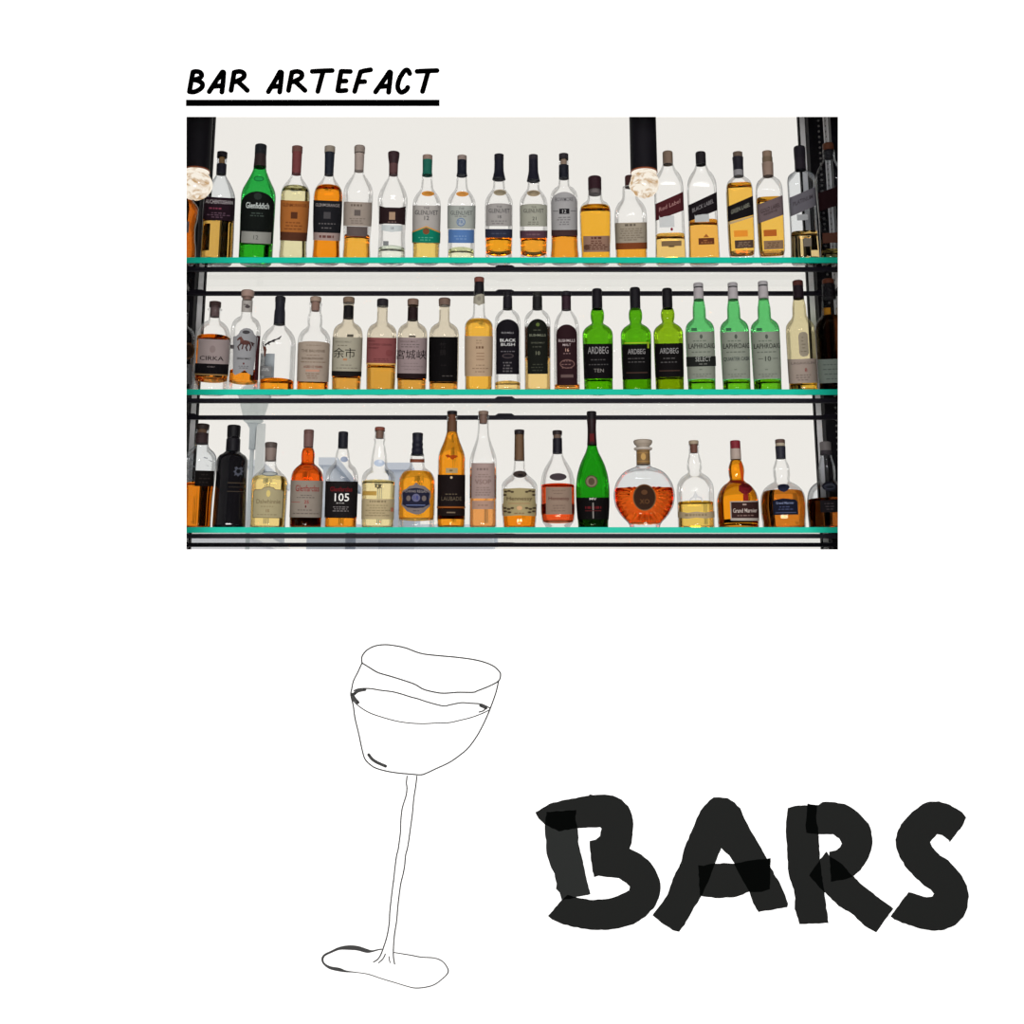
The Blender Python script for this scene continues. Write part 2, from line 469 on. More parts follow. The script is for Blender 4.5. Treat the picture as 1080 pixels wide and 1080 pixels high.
def pendant(px, py, rad_px, hw_px, ytop, label):
    Y = D-0.09
    P, t = at(px, py, Y); k = t/F
    zc = at(px, ytop, Y)[0].z
    o = empty('pendant_lamp', (P.x, Y, P.z), label, 'lamp', 'pendant lamps hanging before the top shelf')
    bm = bmesh.new(); lathe(bm, [(zc-P.z, hw_px*k),(zc-P.z+0.02, hw_px*k),(CEIL-P.z-0.03, hw_px*k*0.97)], 99, 2, 1, 32); a = from_bm('tube', bm, M_BLACK, o, True)
    a.modifiers.new('edge', 'EDGE_SPLIT').split_angle = 0.8
    bm = bmesh.new(); lathe(bm, [(CEIL-P.z-0.03, 0.07),(CEIL-P.z, 0.07)], 99, 2, 1, 32); from_bm('ceiling_rose', bm, M_BLACK, o)
    bm = bmesh.new(); bmesh.ops.create_uvsphere(bm, u_segments=32, v_segments=20, radius=rad_px*k)
    for v in bm.verts:
        a = math.atan2(v.co.y, v.co.x); v.co *= 1+0.035*math.sin(5*a+v.co.z*160)
        v.co.z *= 0.95
    from_bm('globe', bm, M_GLOW, o, True)
    bm = bmesh.new(); lathe(bm, [(zc-P.z-0.0035, hw_px*k*1.01),(zc-P.z, hw_px*k*1.01)], 99, 2, 1, 32)
    from_bm('collar', bm, paint((120,62,34), 0.4), o)  # orange glow on the tube's rim, painted as a thin band
    bm = bmesh.new(); lathe(bm, [(zc-P.z-0.005, hw_px*k*0.95),(zc-P.z-0.0035, hw_px*k*0.95)], 99, 2, 1, 32)
    from_bm('mouth_glow', bm, M_GLOW, o)  # lamp glow inside the tube's mouth, put in as an emissive disc
pendant(206.5, 195, 17.0, 14.0, 180, 'glowing marbled globe lamp on a black tube, at the left edge of the top shelf')
pendant(679.5, 194, 15.6, 14.2, 181, 'glowing marbled globe lamp on a black tube, right of the squat bottles')
# ================================================================== the bottles
CLEAR = thin_glass()
BEIGE = thin_glass((232,222,202), (60,52,44))
GREEN = thin_glass((46,178,76), (8,70,32), 0.55)
GREENV = thin_glass((30,150,22), (8,70,12), 0.5)
GREENA = thin_glass((88,176,22), (22,74,8), 0.55)
GREENY = thin_glass((140,186,30), (40,80,8), 0.55)
GREENL = thin_glass((104,206,122), (26,100,50), 0.5)
YELL = thin_glass((226,214,172), (60,52,36))
SMOKE = thin_glass((60,34,16), (14,9,8))
DKCLEAR = thin_glass((236,240,244), (58,64,72), 0.5)
BLACKG = paint((13,12,15), 0.12, 0.0, 0, 1.0, 0.35)
W, CLAB = 'whisky_bottle', 'label'
BK = (28,25,30)
def P(poly, c): return ('p', poly, c)
def T(s, dx, y, h, c, w=None, sl=0.0): return ('t', s, dx, y, h, w, sl, c)
def Cap(a, b, c, h0, h1=None): return ('cap', [(a,h0),(b,h1 or h0)], c)
def Caps(a, b, c, h0, h1=None): return ('capsule', [(a,h0),(b,h1 or h0)], c)
def fine(y0, y1, hw, c, n=3, dx=0, h=6):
    """rows of small print as thin broken bars"""
    r = random.Random(int(y0*7+hw)); out = []
    for i in range(n):
        y = y0+(y1-y0)*(i+0.5)/n; k = hw*r.uniform(0.45, 0.9); x = -k
        while x < k-6:
            l = r.uniform(8, 22); out.append(P([(dx+x,y-h/2),(dx+min(k,x+l),y-h/2),(dx+min(k,x+l),y+h/2),(dx+x,y+h/2)], c)); x += l+6
    return out
# ---------------------------------------------------------------- top shelf
bottle('R1', 10, 640, W, 'amber decanter cut off at the left end of the top shelf, under the glowing globe',
  [(395,24),(440,28),(480,48),(505,64),(540,88),(590,86),(655,76),(720,80),(760,86),(800,88)], DKCLEAR, (470,(200,100,25)),
  [Cap(335,395,(50,40,40),30)], [(CLAB,[P(rect(610,675,34,8),(95,92,98))])])
bottle('R1', 222, 550, W, 'clear bottle of gold spirit with maroon label and visible cork, beside left globe lamp',
  [(250,27),(292,27),(345,26),(365,34),(390,50),(420,66),(450,79),(480,86),(560,88),(800,92)], DKCLEAR, (600,(214,165,80)),
  [Cap(222,250,BK,29),('cork',[(250,17),(292,17)],(120,92,60)),('capsule',[(290,28),(345,28)],(34,33,44))],
  [(CLAB,[P(rect(476,606,86),(44,28,38)),T('AUCHENTOSHAN',0,502,22,(190,182,184),150),*fine(534,546,50,(130,60,80),1,-14,9),*fine(560,598,70,(92,70,84),3)]),
   ('back_label',[P(rect(640,792,26,-50),(70,42,28))])])
bottle('R1', 440, 600, W, 'tall bright green bottle with black arched label, the only green one on top shelf',
  [(235,31),(305,35),(320,37),(350,48),(400,72),(440,91),(470,97),(560,97),(700,95),(800,95)], GREEN, (735,(232,236,120)),
  [('cap',[(180,31),(184,33),(235,33)],(30,32,36)),('capsule',[(235,32),(305,36)],(52,40,40))],
  [(CLAB,[P(arch(442,736,92,75),(20,24,22)),P(rect(672,738,82),(132,132,126)),T('Glenfiddich',0,523,34,(196,204,200),128),P(oval(0,470,22,20),(44,52,48)),T('12',0,704,24,(84,84,80)),*fine(560,590,60,(60,70,64),2)]),
   ('medallion',[P(oval(0,370,28,15),(16,80,40)),P(oval(0,370,24,11),(38,160,74))]),
   ('back_label',[P(rect(500,730,44,-44),(18,30,20))])])
GLENM = lambda top: [(225,26),(top,26),(top+30,36),(top+62,58),(top+92,76),(top+130,83),(550,82),(640,79),(720,75),(770,76),(800,78)]
bottle('R1', 650, 620, W, 'bottle of pale spirit with orange label and reddish capsule, right of the green one',
  GLENM(340), CLEAR, (430,(216,205,160)), [Cap(190,222,(98,66,60),30),('capsule',[(222,28),(345,26)],(104,54,54))],
  [(CLAB,[P(rect(495,680,80),(152,92,44)),P(rect(675,724,76),(76,44,30)),T('GLENMORANGIE',0,521,18,(96,48,24),134),P(rect(560,598,18),(78,44,26)),*fine(612,668,60,(110,62,30),3)])])
bottle('R1', 838, 620, W, 'bottle full of bright orange spirit with black label over a pale strip, top shelf',
  GLENM(345), CLEAR, (425,(228,135,25)), [Cap(190,224,(132,122,110),30),('capsule',[(224,28),(350,25)],(34,38,48))],
  [(CLAB,[P(rect(495,680,80),(33,33,37)),P(rect(678,722,77),(152,132,126)),T('GLENMORANGIE',0,521,18,(148,140,138),134),P(rect(560,598,19),(66,64,66)),*fine(615,665,62,(96,92,92),2),*fine(690,714,60,(96,60,56),1,0,14)])])
bottle('R2', 92, 620, W, 'clear bottle with warm grey label, grey-brown capsule and a finger of gold spirit',
  GLENM(325), CLEAR, (700,(228,165,60)), [('cap',[(186,28),(192,31),(225,30)],(132,120,112)),('capsule',[(230,28),(328,26)],(150,136,128))],
  [(CLAB,[P(rect(503,640,79),(146,134,124)),*fine(514,530,54,(104,92,84),1,-2,12),P(rect(548,582,17),(92,84,80)),*fine(592,632,60,(116,106,98),3)]),
   ('lower_label',[P(rect(642,698,58),(88,78,76))])])
bottle('R2', 290, 620, W, 'empty clear bottle with short flared dark cap, small maroon-black label and pale strip beneath',
  [(340,25),(360,28),(400,50),(450,74),(490,84),(560,81),(700,74),(760,77),(800,78)], CLEAR, (772,(224,222,205)),
  [('cap',[(222,32),(228,33),(288,26)],(56,38,42)),('capsule',[(288,26),(350,25)],(84,58,58))],
  [(CLAB,[P([(-74,526),(-40,534),(40,534),(74,526),(73,632),(40,627),(-40,627),(-73,632)],(46,31,33)),P(rect(560,604,17),(152,126,104)),*fine(610,624,40,(110,90,84),1)]),
   ('lower_label',[P([(-58,634),(58,634),(58,666),(0,674),(-58,666)],(186,192,192)),T('18',2,652,16,(110,110,112))]),('stamp',[P(rect(726,752,15,-32),(120,122,122))])])
GLV = lambda a: [(a,29),(390,31),(430,36),(448,48),(470,64),(500,77),(540,80),(700,78),(800,76)]
def glv(reg, cx, label, caps, top, lab, liq, neck=352): bottle(reg, cx, 620, W, label, GLV(neck), CLEAR, liq, caps, lab)
glv('R2', 485, 'clear bottle with teal capsule, grey label ending in a green point, numbered 12',
  [Cap(240,266,(132,112,102),28),('capsule',[(266,28),(330,27),(352,30)],(26,90,76))], 0,
  [(CLAB,[P(rect(523,735,79),(160,155,150)),T('THE',0,537,13,(80,76,76)),T('GLENLIVET',0,563,26,(70,68,70),128),T('12',2,594,24,(54,52,54)),
    P([(-79,672),(-40,656),(0,640),(40,656),(79,672),(77,738),(-77,738)],(196,140,70)),P([(-79,680),(-40,664),(0,648),(40,664),(79,680),(77,736),(-77,736)],(14,112,88)),P(oval(0,670,18,18),(112,68,44)),*fine(700,728,60,(70,150,128),2)]),
   ('medallion',[P(oval(6,455,36,15),(218,148,66))])], (728,(226,192,104)))
glv('R2', 684, 'nearly empty clear bottle with navy capsule, grey-green label and separate blue band',
  [Cap(242,268,(128,114,108),27),('capsule',[(268,27),(330,27),(354,31)],(27,30,42))], 0,
  [(CLAB,[P(rect(523,656,79),(152,156,150)),T('THE',0,540,12,(84,86,84)),T('GLENLIVET',0,565,24,(84,88,86),122),*fine(578,592,60,(120,122,118),1),P(oval(-2,618,24,24),(92,116,150)),P(oval(-2,618,19,19),(150,158,164)),T('FR',-2,618,20,(84,108,146))]),
   ('blue_band',[P(rect(660,736,72),(78,112,162)),*fine(690,722,56,(110,140,180),2)]),('medallion',[P(oval(4,457,35,15),(218,150,74))])], (782,(226,222,184)))
glv('R2', 897, 'clear bottle with flared black capsule, grey label over a navy band numbered 18',
  [Cap(235,265,(36,34,42),27),('capsule',[(265,26),(320,27),(350,32),(374,38)],(30,30,42))], 0,
  [(CLAB,[P(arch(510,640,73,14),(150,146,143)),T('THE',2,530,12,(88,86,86)),T('GLENLIVET',2,553,24,(70,68,70),116),T('18',4,587,18,(62,58,60)),*fine(605,634,58,(116,112,110),2)]),
   ('navy_band',[P(rect(657,706,76),(42,44,60)),*fine(668,698,60,(66,70,86),1)]),('medallion',[P(oval(6,449,36,18),(178,164,138))])], (710,(234,152,34),792), 372)
glv('R3', 177, 'clear bottle with flared black capsule, olive-grey label over a maroon band numbered 21',
  [Cap(238,265,(52,48,54),26),('capsule',[(265,26),(325,27),(356,32),(383,38)],(33,32,44))], 0,
  [(CLAB,[P(arch(513,642,76,12),(150,150,137)),T('THE',2,532,11,(88,88,80)),T('GLENLIVET',0,553,23,(78,76,72),112),T('21',4,597,20,(62,60,58)),*fine(612,636,58,(116,116,104),2)]),
   ('maroon_band',[P(rect(665,708,79),(78,54,64)),*fine(676,700,60,(110,84,90),1)]),('medallion',[P(oval(0,453,37,18),(176,158,130))])], (712,(230,152,46),796), 380)
bottle('R3', 352, 620, W, 'clear bottle with tall arched grey label, dark square numbered 12 and visible cork',
  [(262,26),(370,30),(412,31),(424,45),(436,62),(455,73),(480,77),(650,75),(770,77),(810,81)], CLEAR, (692,(228,148,44)),
  [Cap(232,262,(48,43,48),27),('cork',[(262,18),(296,18)],(128,110,96)),('capsule',[(296,28),(370,28)],(31,33,43))],
  [(CLAB,[P(arch(445,694,73,60),(150,148,148)),P(rect(662,696,73),(62,44,44)),T('BOWMORE',0,488,22,(84,82,84),100),P(rect(541,571,28),(34,32,36)),T('12',0,556,20,(170,168,168)),P(rect(553,557,14,-48),(90,88,90)),P(rect(553,557,14,48),(90,88,90)),*fine(585,640,48,(112,110,110),4)])])
bottle('R3', 530, 700, W, 'short squat bottle filled high with amber spirit, wide dark maroon cap and low tan label',
  [(435,37),(460,40),(495,44),(508,56),(522,72),(545,86),(570,89),(700,87),(800,82)], CLEAR, (541,(236,166,52)),
  [('cap',[(362,34),(368,38),(435,38)],(54,31,38)),('capsule',[(435,36),(460,35)],(96,88,88))],
  [(CLAB,[P(rect(696,787,74,4),(134,104,88)),*fine(701,715,56,(80,48,40),1,6,12),*fine(720,780,62,(88,58,48),5,4),P(oval(-46,764,14,16),(84,58,46))])], n=2.6)
bottle('R3', 732, 700, W, 'squat clear bottle with khaki label and low amber spirit, neck behind globe lamp',
  [(420,42),(485,46),(502,58),(525,76),(560,89),(600,92),(800,89)], CLEAR, (755,(234,158,52)),
  [('cap',[(356,25),(362,28),(420,28)],(72,44,44))],
  [(CLAB,[P(rect(620,745,90),(148,138,122)),P(rect(735,772,89),(112,58,30)),*fine(627,641,52,(92,84,74),1,0,12),*fine(650,730,66,(122,112,98),6)])], n=2.4)
def jw(cx, label, caps, prof, liq, band, txt, bcol, tcol, extra, sl=-0.34, glass=None):
    l0, l1, r0, r1 = band
    pts = [(-0.985*80, l0), (0.985*80, r0), (0.985*80, r1), (-0.985*80, l1)]
    hw = prof[-3][1]
    pts = [(-0.97*hw, l0), (0.97*hw, r0), (0.97*hw, r1), (-0.97*hw, l1)]
    sl = (r0-l0)/(1.94*hw); ym = (l0+l1+r0+r1)/4
    lb = [P(pts, bcol)]
    for i, s in enumerate(txt):
        lb.append(T(s, 0, ym-8+i*24, 24 if i == 0 else 13, tcol, hw*1.45 if i == 0 else hw, sl))
    bottle('R4', cx, 620, W, label, prof, glass or CLEAR, liq, caps, [('slanted_label', lb)]+extra, n=4.5, dr=0.95, turn=0.75)
JWP = lambda y, h=80: [(y,30),(y+30,42),(y+80,70),(y+115,h-2),(y+150,h),(600,h),(720,h+2),(815,h+4)]
jw(88, 'square clear bottle with slanted dark red label, right of the hanging globe lamp',
  [('cap',[(218,26),(224,29),(290,29)],(118,100,86))], JWP(290,82), (703,(226,186,110)), (512,608,446,552), ['Red Label'], (66,26,30), (150,110,108),
  [('sticker',[P(rect(580,646,42,-18),(186,188,188))]),('crest',[P(oval(8,658,7,9),(120,20,40))]),('lower_label',[P(rect(724,754,56,4),(116,94,66)),P(rect(752,760,16,4),(84,66,44))])])
jw(278, 'square clear bottle with slanted black label, black cap, half full of amber spirit',
  [('cap',[(222,27),(228,29),(292,29)],(36,32,36))], JWP(292,83), (625,(228,168,76)), (518,610,448,552), ['BLACK LABEL'], (28,22,26), (120,116,118),
  [('sticker',[P(rect(572,616,40,-8),(172,174,174))]),('lower_label',[P(rect(708,745,44,12),(92,50,30)),P([(-4,704),(12,684),(28,704)],(150,90,40)),*fine(716,740,34,(150,96,56),2,12)])])
JWG = lambda y: [(y,29),(y+22,48),(y+45,66),(y+70,73),(y+100,75),(600,75),(720,74),(790,72),(815,66)]
jw(492, 'square bottle filled with gold spirit under a slanted black label, with black and grey capsule',
  [Cap(222,250,(92,78,68),27),('capsule',[(250,31),(296,29),(325,29)],(38,36,44)),('lower_capsule',[(325,29),(357,29)],(124,122,124))], JWG(357), (413,(232,176,76),796), (526,612,470,578), ['GREEN LABEL'], (24,21,24), (120,120,108),
  [('strip',[P([(-72,614),(72,582),(72,590),(-72,630)],(176,150,110))]),('small_label',[P(rect(664,700,38,-4),(214,134,44))]),('lower_label',[P(rect(720,766,52,12),(72,56,46)),*fine(728,760,44,(120,100,84),3,12)])])
jw(662, 'square bottle of gold spirit under a slanted mauve-grey label, with ringed tan capsule',
  [Cap(217,250,(124,104,88),27),('ring',[(250,29),(280,29)],(104,88,72)),('capsule',[(282,32),(357,30)],(130,110,98))], JWG(357), (495,(232,178,78),796), (515,622,467,578), ['GOLD LABEL','RESERVE'], (96,82,84), (58,46,48),
  [('small_label',[P(rect(660,697,36,-8),(166,88,34))]),('lower_label',[P(rect(722,772,54,8),(128,102,78)),*fine(730,766,44,(96,74,56),3,8)])])
jw(850, 'square clear bottle with slanted grey label and black cap, beside the dark right column',
  [('cap',[(190,30),(198,33),(260,32)],(38,34,42)),('capsule',[(260,31),(322,32)],(44,38,46))], [(322,32),(340,46),(360,68),(376,77),(430,77),(600,75),(720,77),(815,80)], (688,(226,192,132)), (474,582,420,526), ['PLATINUM'], (98,95,102), (62,58,64),
  [('sticker',[P(rect(572,606,30,-8),(158,160,162))]),('lower_label',[P(rect(708,756,22,12),(116,108,98))]),('back_label',[P(rect(688,790,18,52),(50,40,30))])], glass=DKCLEAR)
jw(1018, 'square clear bottle with slanted dark label, cut off at right end of top shelf',
  [('cap',[(172,29),(178,33),(212,32)],(86,50,34)),('capsule',[(212,25),(256,24)],(44,42,46))], [(212,34),(265,36),(290,48),(315,62),(340,74),(370,82),(430,82),(600,78),(720,78),(815,80)], (790,(190,170,110)), (448,552,402,508), [], (38,18,22), (110,50,56),
  [('lower_label',[P(rect(676,734,66,0),(80,50,40))])], glass=DKCLEAR)

# ---------------------------------------------------------------- middle shelf
bottle('M1', 6, 620, W, 'clear bottle with brown oval label, cut off at the left end of the middle shelf',
  [(300,25),(390,28),(405,44),(425,66),(455,80),(500,84),(700,84),(780,82)], DKCLEAR, None, [Cap(240,300,(40,34,34),30)],
  [(CLAB,[P(oval(40,555,42,55),(82,60,40)),P(oval(42,555,30,42),(52,36,28))]),('lower_label',[P(rect(640,768,76),(92,92,94)),*fine(660,760,60,(130,130,132),4)])])
bottle('M1', 208, 620, W, 'stubby bottle of orange spirit with square pinkish label above a black band',
  [(275,34),(278,46),(290,46),(296,34),(335,35),(362,38),(372,56),(388,76),(410,92),(440,104),(475,110),(600,110),(780,108)], CLEAR, (472,(232,130,34),745),
  [Cap(240,270,(62,46,44),38),('cork',[(270,30),(335,30)],(98,80,80))],
  [(CLAB,[P(rect(480,640,98,8),(154,140,138)),T('CIRKA',0,604,28,(40,30,32),150),P(oval(4,545,18,24),(140,124,122)),P(rect(640,716,104,2),(24,21,24)),P(rect(706,716,104,2),(140,110,70)),T('WHISKY',0,660,9,(130,120,120),50)]),
   ('back_label',[P(rect(470,640,12,100),(120,60,20)),P(rect(690,745,40,-50),(50,20,12))])])
bottle('M1', 418, 620, W, 'clear bottle with die-cut grey label showing a prancing horse and a swallow-tail foot',
  [(210,34),(310,35),(333,37),(345,58),(360,76),(385,89),(420,95),(600,93),(780,95)], CLEAR, (690,(232,136,34),760),
  [('cap',[(165,38),(170,42),(206,41)],(142,118,108)),('cork',[(206,30),(226,30)],(120,96,86))],
  [('neck_label',[P(rect(228,304,34),(152,147,142)),P(oval(4,268,16,10),(70,64,64)),P(rect(252,258,14,-6),(80,72,72))]),
   (CLAB,[P([(-76,466),(-58,462),(-42,448),(-32,426),(-14,412),(8,406),(30,410),(48,424),(58,446),(76,462),(82,470),(60,715),(32,702),(8,680),(-18,700),(-52,715),(-66,700)],(134,134,136)),
     P(oval(6,434,24,12),(60,58,60)),P(oval(2,502,32,15),(78,50,46)),P([(-26,500),(-36,470),(-24,462),(-4,490)],(96,62,56)),P([(-34,466),(-50,486),(-44,492),(-22,474)],(84,54,48)),
     P([(-26,506),(-16,510),(-36,530),(-28,554),(-34,556),(-46,530)],(60,44,44)),P([(-12,512),(-4,512),(-10,546),(-18,548)],(70,46,44)),P([(14,512),(24,512),(14,534),(22,556),(14,558),(4,534)],(60,44,44)),P([(24,508),(34,504),(44,530),(36,556),(30,554),(34,530)],(70,46,44)),P([(30,496),(44,498),(60,508),(52,516),(56,528),(44,522),(40,508)],(60,46,46)),
     T('SINGLE MALT',0,607,13,(54,50,52),84),P(oval(0,640,5,7),(90,40,40)),*fine(652,676,42,(100,98,100),2)]),
   ('side_label',[P(rect(455,745,13,84),(62,26,30)),P(rect(520,545,14,-80),(90,86,88))])])
bottle('M1', 635, 620, W, 'nearly empty clear bottle with black cap and a printed antler on its left side',
  [(300,34),(388,38),(405,52),(430,78),(455,96),(490,108),(550,112),(780,112)], CLEAR, (755,(228,146,36)),
  [('cap',[(205,30),(210,34),(240,33)],(32,31,36)),('capsule',[(240,32),(285,31),(295,34),(385,37)],(36,36,44))],
  [('printed_antler',[P([(-88,520),(-72,508),(-60,496),(-44,492),(-30,482),(-12,478),(4,468),(20,456),(22,462),(10,474),(14,480),(-4,482),(-22,492),(-18,500),(-40,500),(-56,510),(-48,522),(-66,514),(-80,528)],(52,46,48)),P([(-96,530),(-78,530),(-70,548),(-76,592),(-84,598),(-88,560)],(92,58,50)),P([(-100,500),(-94,498),(-88,530),(-96,530)],(60,54,54))]),
   ('small_label',[P(rect(658,722,38,-72),(112,112,112)),*fine(670,690,34,(160,160,160),2,-72,7)]),('back_label',[P(rect(575,750,42,-66),(150,156,160))])])
bottle('M1', 868, 620, W, 'clear pot-still bottle with bulging neck and tall pinkish-grey label, ochre stopper',
  [(240,36),(243,42),(260,42),(264,37),(300,37),(335,46),(370,48),(402,44),(415,62),(430,80),(455,96),(485,104),(520,106),(790,103)], CLEAR, (755,(226,144,38)),
  [('cap',[(208,33),(213,37),(240,35)],(142,122,108)),('cork',[(240,28),(296,26)],(124,98,88))],
  [(CLAB,[P(arch(493,756,101,14),(152,138,124)),T('THE BALVENIE',-2,556,17,(92,76,66),150),*fine(510,530,70,(128,112,100),1),*fine(576,596,52,(128,112,100),1),T('DOUBLEWOOD',-4,607,13,(100,82,70),130),*fine(622,640,84,(122,104,90),1),T('AGED 12 YEARS',0,662,16,(122,78,66),108),P(rect(680,694,40),(176,132,112)),*fine(700,744,60,(130,108,94),3)])])
NIK = lambda a: [(a,34),(345,34),(372,38),(383,52),(398,76),(425,92),(465,97),(600,97),(740,95),(800,93)]
def rows(*r):
    return list(r)
bottle('M2', 37, 620, W, 'beige glass bottle with green-grey label bearing two black brushed characters',
  NIK(250), BEIGE, (722,(228,170,80)), [('cap',[(210,34),(216,38),(245,37)],(114,96,80)),('capsule',[(265,32),(345,33)],(31,32,40))],
  [(CLAB,[P(rect(468,690,97),(152,147,130)),P(rect(688,722,96),(30,27,27)),P(rect(448,466,20,18),(80,76,66)),T('余市',-16,570,66,(26,24,24)),T('SINGLE MALT',-24,498,11,(104,100,88),100),*fine(514,530,50,(110,104,92),1,-30),P(rect(606,620,12,-10),(166,120,88)),*fine(640,680,70,(120,114,100),2)])])
bottle('M2', 260, 620, W, 'beige glass bottle with dusky red label and short black cap',
  NIK(270), BEIGE, (655,(224,170,76)), [('cap',[(222,34),(228,37),(266,37)],(42,38,42))],
  [(CLAB,[P(rect(470,640,95),(124,70,70)),P(rect(636,646,95),(206,160,90)),T('NIKKA',-62,492,12,(74,38,38),44),T('COFFEY GRAIN',-8,516,13,(74,38,38),144),T('WHISKY',-50,538,12,(74,38,38),66),P(oval(50,570,22,22),(116,62,62)),*fine(604,630,70,(100,54,54),2)])])
bottle('M2', 460, 620, W, 'beige glass bottle with mauve label bearing three black brushed characters',
  NIK(262), BEIGE, (735,(226,170,78)), [('cap',[(222,34),(228,37),(262,36)],(114,92,80)),('capsule',[(276,33),(357,34)],(46,33,40))],
  [(CLAB,[P(rect(470,706,96),(138,122,122)),P(rect(703,736,95),(38,24,26)),P(rect(456,468,22,0),(80,72,66)),T('宮城峡',-6,580,62,(30,24,26)),T('SINGLE MALT',-20,496,11,(96,82,82),112),*fine(508,540,66,(104,92,92),2,-10),*fine(630,690,76,(122,108,108),3)])])
bottle('M2', 667, 620, W, 'beige glass bottle with large plain black label and brown cap',
  NIK(265), BEIGE, (757,(226,168,76)), [('cap',[(217,35),(223,39),(262,37)],(104,84,74))],
  [(CLAB,[P(rect(465,757,93,-4),(15,13,14)),T('竹',-6,520,38,(40,36,36)),T('鶴',-6,566,38,(40,36,36)),*fine(640,660,30,(34,30,30),1),*fine(714,726,40,(70,66,64),1,24)])])
bottle('M2', 894, 620, W, 'tall slim bottle of pale gold spirit with tan label and grey pointed neck label',
  [(112,31),(185,34),(255,37),(330,41),(345,50),(360,73),(385,90),(420,93),(600,92),(800,88)], CLEAR, (362,(232,170,64)),
  [('cap',[(80,29),(85,33),(112,32)],(112,66,56)),('capsule',[(112,31),(188,33)],(31,29,34))],
  [('neck_label',[P([(-36,206),(-14,190),(14,184),(36,190),(38,246),(14,254),(0,262),(-14,254),(-37,246)],(152,147,132)),P(oval(0,215,12,16),(126,120,108))]),
   (CLAB,[P(rect(460,721,90),(168,144,118)),*fine(525,543,48,(110,84,66),1,8,15),*fine(480,515,30,(140,116,94),2),P(rect(570,576,24,10),(140,112,90)),P(rect(590,596,24,10),(140,112,90)),P(rect(610,616,24,10),(140,112,90)),*fine(640,705,56,(134,110,90),3,10)])])
bottle('M3', 33, 560, W, 'clear bottle with tall black arched label in bold white capitals, on the middle shelf',
  [(205,29),(288,32),(298,46),(312,62),(332,75),(360,82),(420,85),(800,85)], CLEAR, (768,(230,192,122)),
  [Cap(175,205,(30,28,34),28),('capsule',[(207,30),(286,31)],(32,29,36))],
  [(CLAB,[P(arch(350,708,74,72),(27,24,30)),T('BUSHMILLS',0,438,12,(140,138,140),78),T('BLACK',2,487,20,(216,216,214),100),T('BUSH',2,515,19,(200,200,198),88),*fine(555,566,50,(96,92,96),1),P(oval(2,590,36,16),(66,58,60)),P(oval(2,590,28,10),(34,30,36)),*fine(625,700,50,(84,80,82),4,0,9)])])
bottle('M3', 228, 560, W, 'clear bottle with tall greenish-black arched label, brown strips showing at both sides of it',
  [(205,31),(288,34),(298,46),(312,62),(335,78),(360,84),(420,85),(800,85)], CLEAR, (606,(228,192,124)),
  [Cap(180,205,(40,40,38),30),('capsule',[(207,32),(286,32)],(34,33,34))],
  [(CLAB,[P(arch(348,706,65,70),(28,30,25)),T('BUSHMILLS',0,454,16,(120,124,106),104),P(oval(2,385,12,12),(84,100,50)),*fine(410,432,30,(70,72,60),1),T('SINGLE MALT',2,504,9,(100,102,88),86),T('10',2,571,24,(116,118,98)),*fine(522,540,40,(70,72,62),1),*fine(636,695,44,(58,60,50),3)]),
   ('back_label',[P(rect(396,606,80),(132,78,40))])])
bottle('M3', 418, 560, W, 'clear bottle with tall maroon-black arched label numbered 16, third of the arched-label bottles',
  [(200,31),(292,31),(310,44),(345,66),(390,79),(450,83),(800,84)], CLEAR, (782,(228,166,84)),
  [('cap',[(172,30),(177,34),(200,33)],(34,29,36)),('capsule',[(203,30),(290,31)],(54,34,44))],
  [(CLAB,[P(arch(384,780,66,66),(48,28,32)),T('BUSHMILLS',0,489,19,(180,166,166),106),T('MALT',0,517,15,(176,160,160),52),T('16',2,551,21,(190,150,136)),*fine(568,580,40,(120,96,96),1),P(oval(2,642,46,30),(108,80,76)),P(oval(2,642,40,24),(54,32,36)),*fine(612,680,36,(110,84,80),3),P(rect(712,732,36),(92,74,72))])])
ARD = [(285,36),(292,39),(320,44),(348,43),(372,37),(384,42),(396,62),(412,82),(432,95),(455,99),(600,97),(800,93)]
def ard(reg, cx, yr, label, k, caps, glass, lab, liq=None, prof=None):
    bottle(reg, cx, yr, W, label, prof or ARD, glass, liq, caps, lab)
def ardlab(hw, y0, y1, tw, th, ty, dk=(18,16,18), num=True):
    l = [P(rect(y0,y1,hw),dk), T('ARDBEG',0,ty,th,(136,134,134),tw), *fine(ty+th,ty+th*2.4,hw*0.7,(74,72,72),2)]
    if num: l.append(T('TEN',2,ty+th*2.9,th*0.5,(120,116,112)))
    if num: return l
    l.append(P(rect(y1-(y1-y0)*.2,y1-(y1-y0)*.17,hw*.7),(64,46,40)))
    return l
ard('M3', 622, 620, 'bright green bottle with bulbed neck, leftmost of three green ones with black labels', 0,
  [('capsule',[(155,28),(160,33),(285,34)],(27,24,30))], GREENA, [(CLAB, ardlab(93,510,737,132,46,552))], (745,(210,225,90)))
ard('M3', 872, 620, 'green bottle with bulbed neck and thin yellow strip above its black label', 0,
  [('capsule',[(147,29),(152,34),(283,34)],(26,24,29))], GREENA, [('yellow_strip',[P([(-76,500),(82,500),(82,540),(70,540),(70,508),(-76,508)],(150,170,40))]),(CLAB, ardlab(92,512,742,112,34,560,(17,16,17),False))], (720,(200,200,70)))
ard('M4', 85, 560, 'yellow-green bottle with bulbed neck, rightmost of three green ones with black labels', 0,
  [('capsule',[(133,24),(138,29),(246,29)],(26,24,28))], GREENY, [(CLAB, ardlab(79,444,636,104,32,486,(20,17,18),False))], (640,(200,190,60)),
  [(246,31),(252,34),(280,39),(305,37),(322,32),(334,42),(346,60),(362,76),(385,84),(430,84),(600,82),(700,80)])
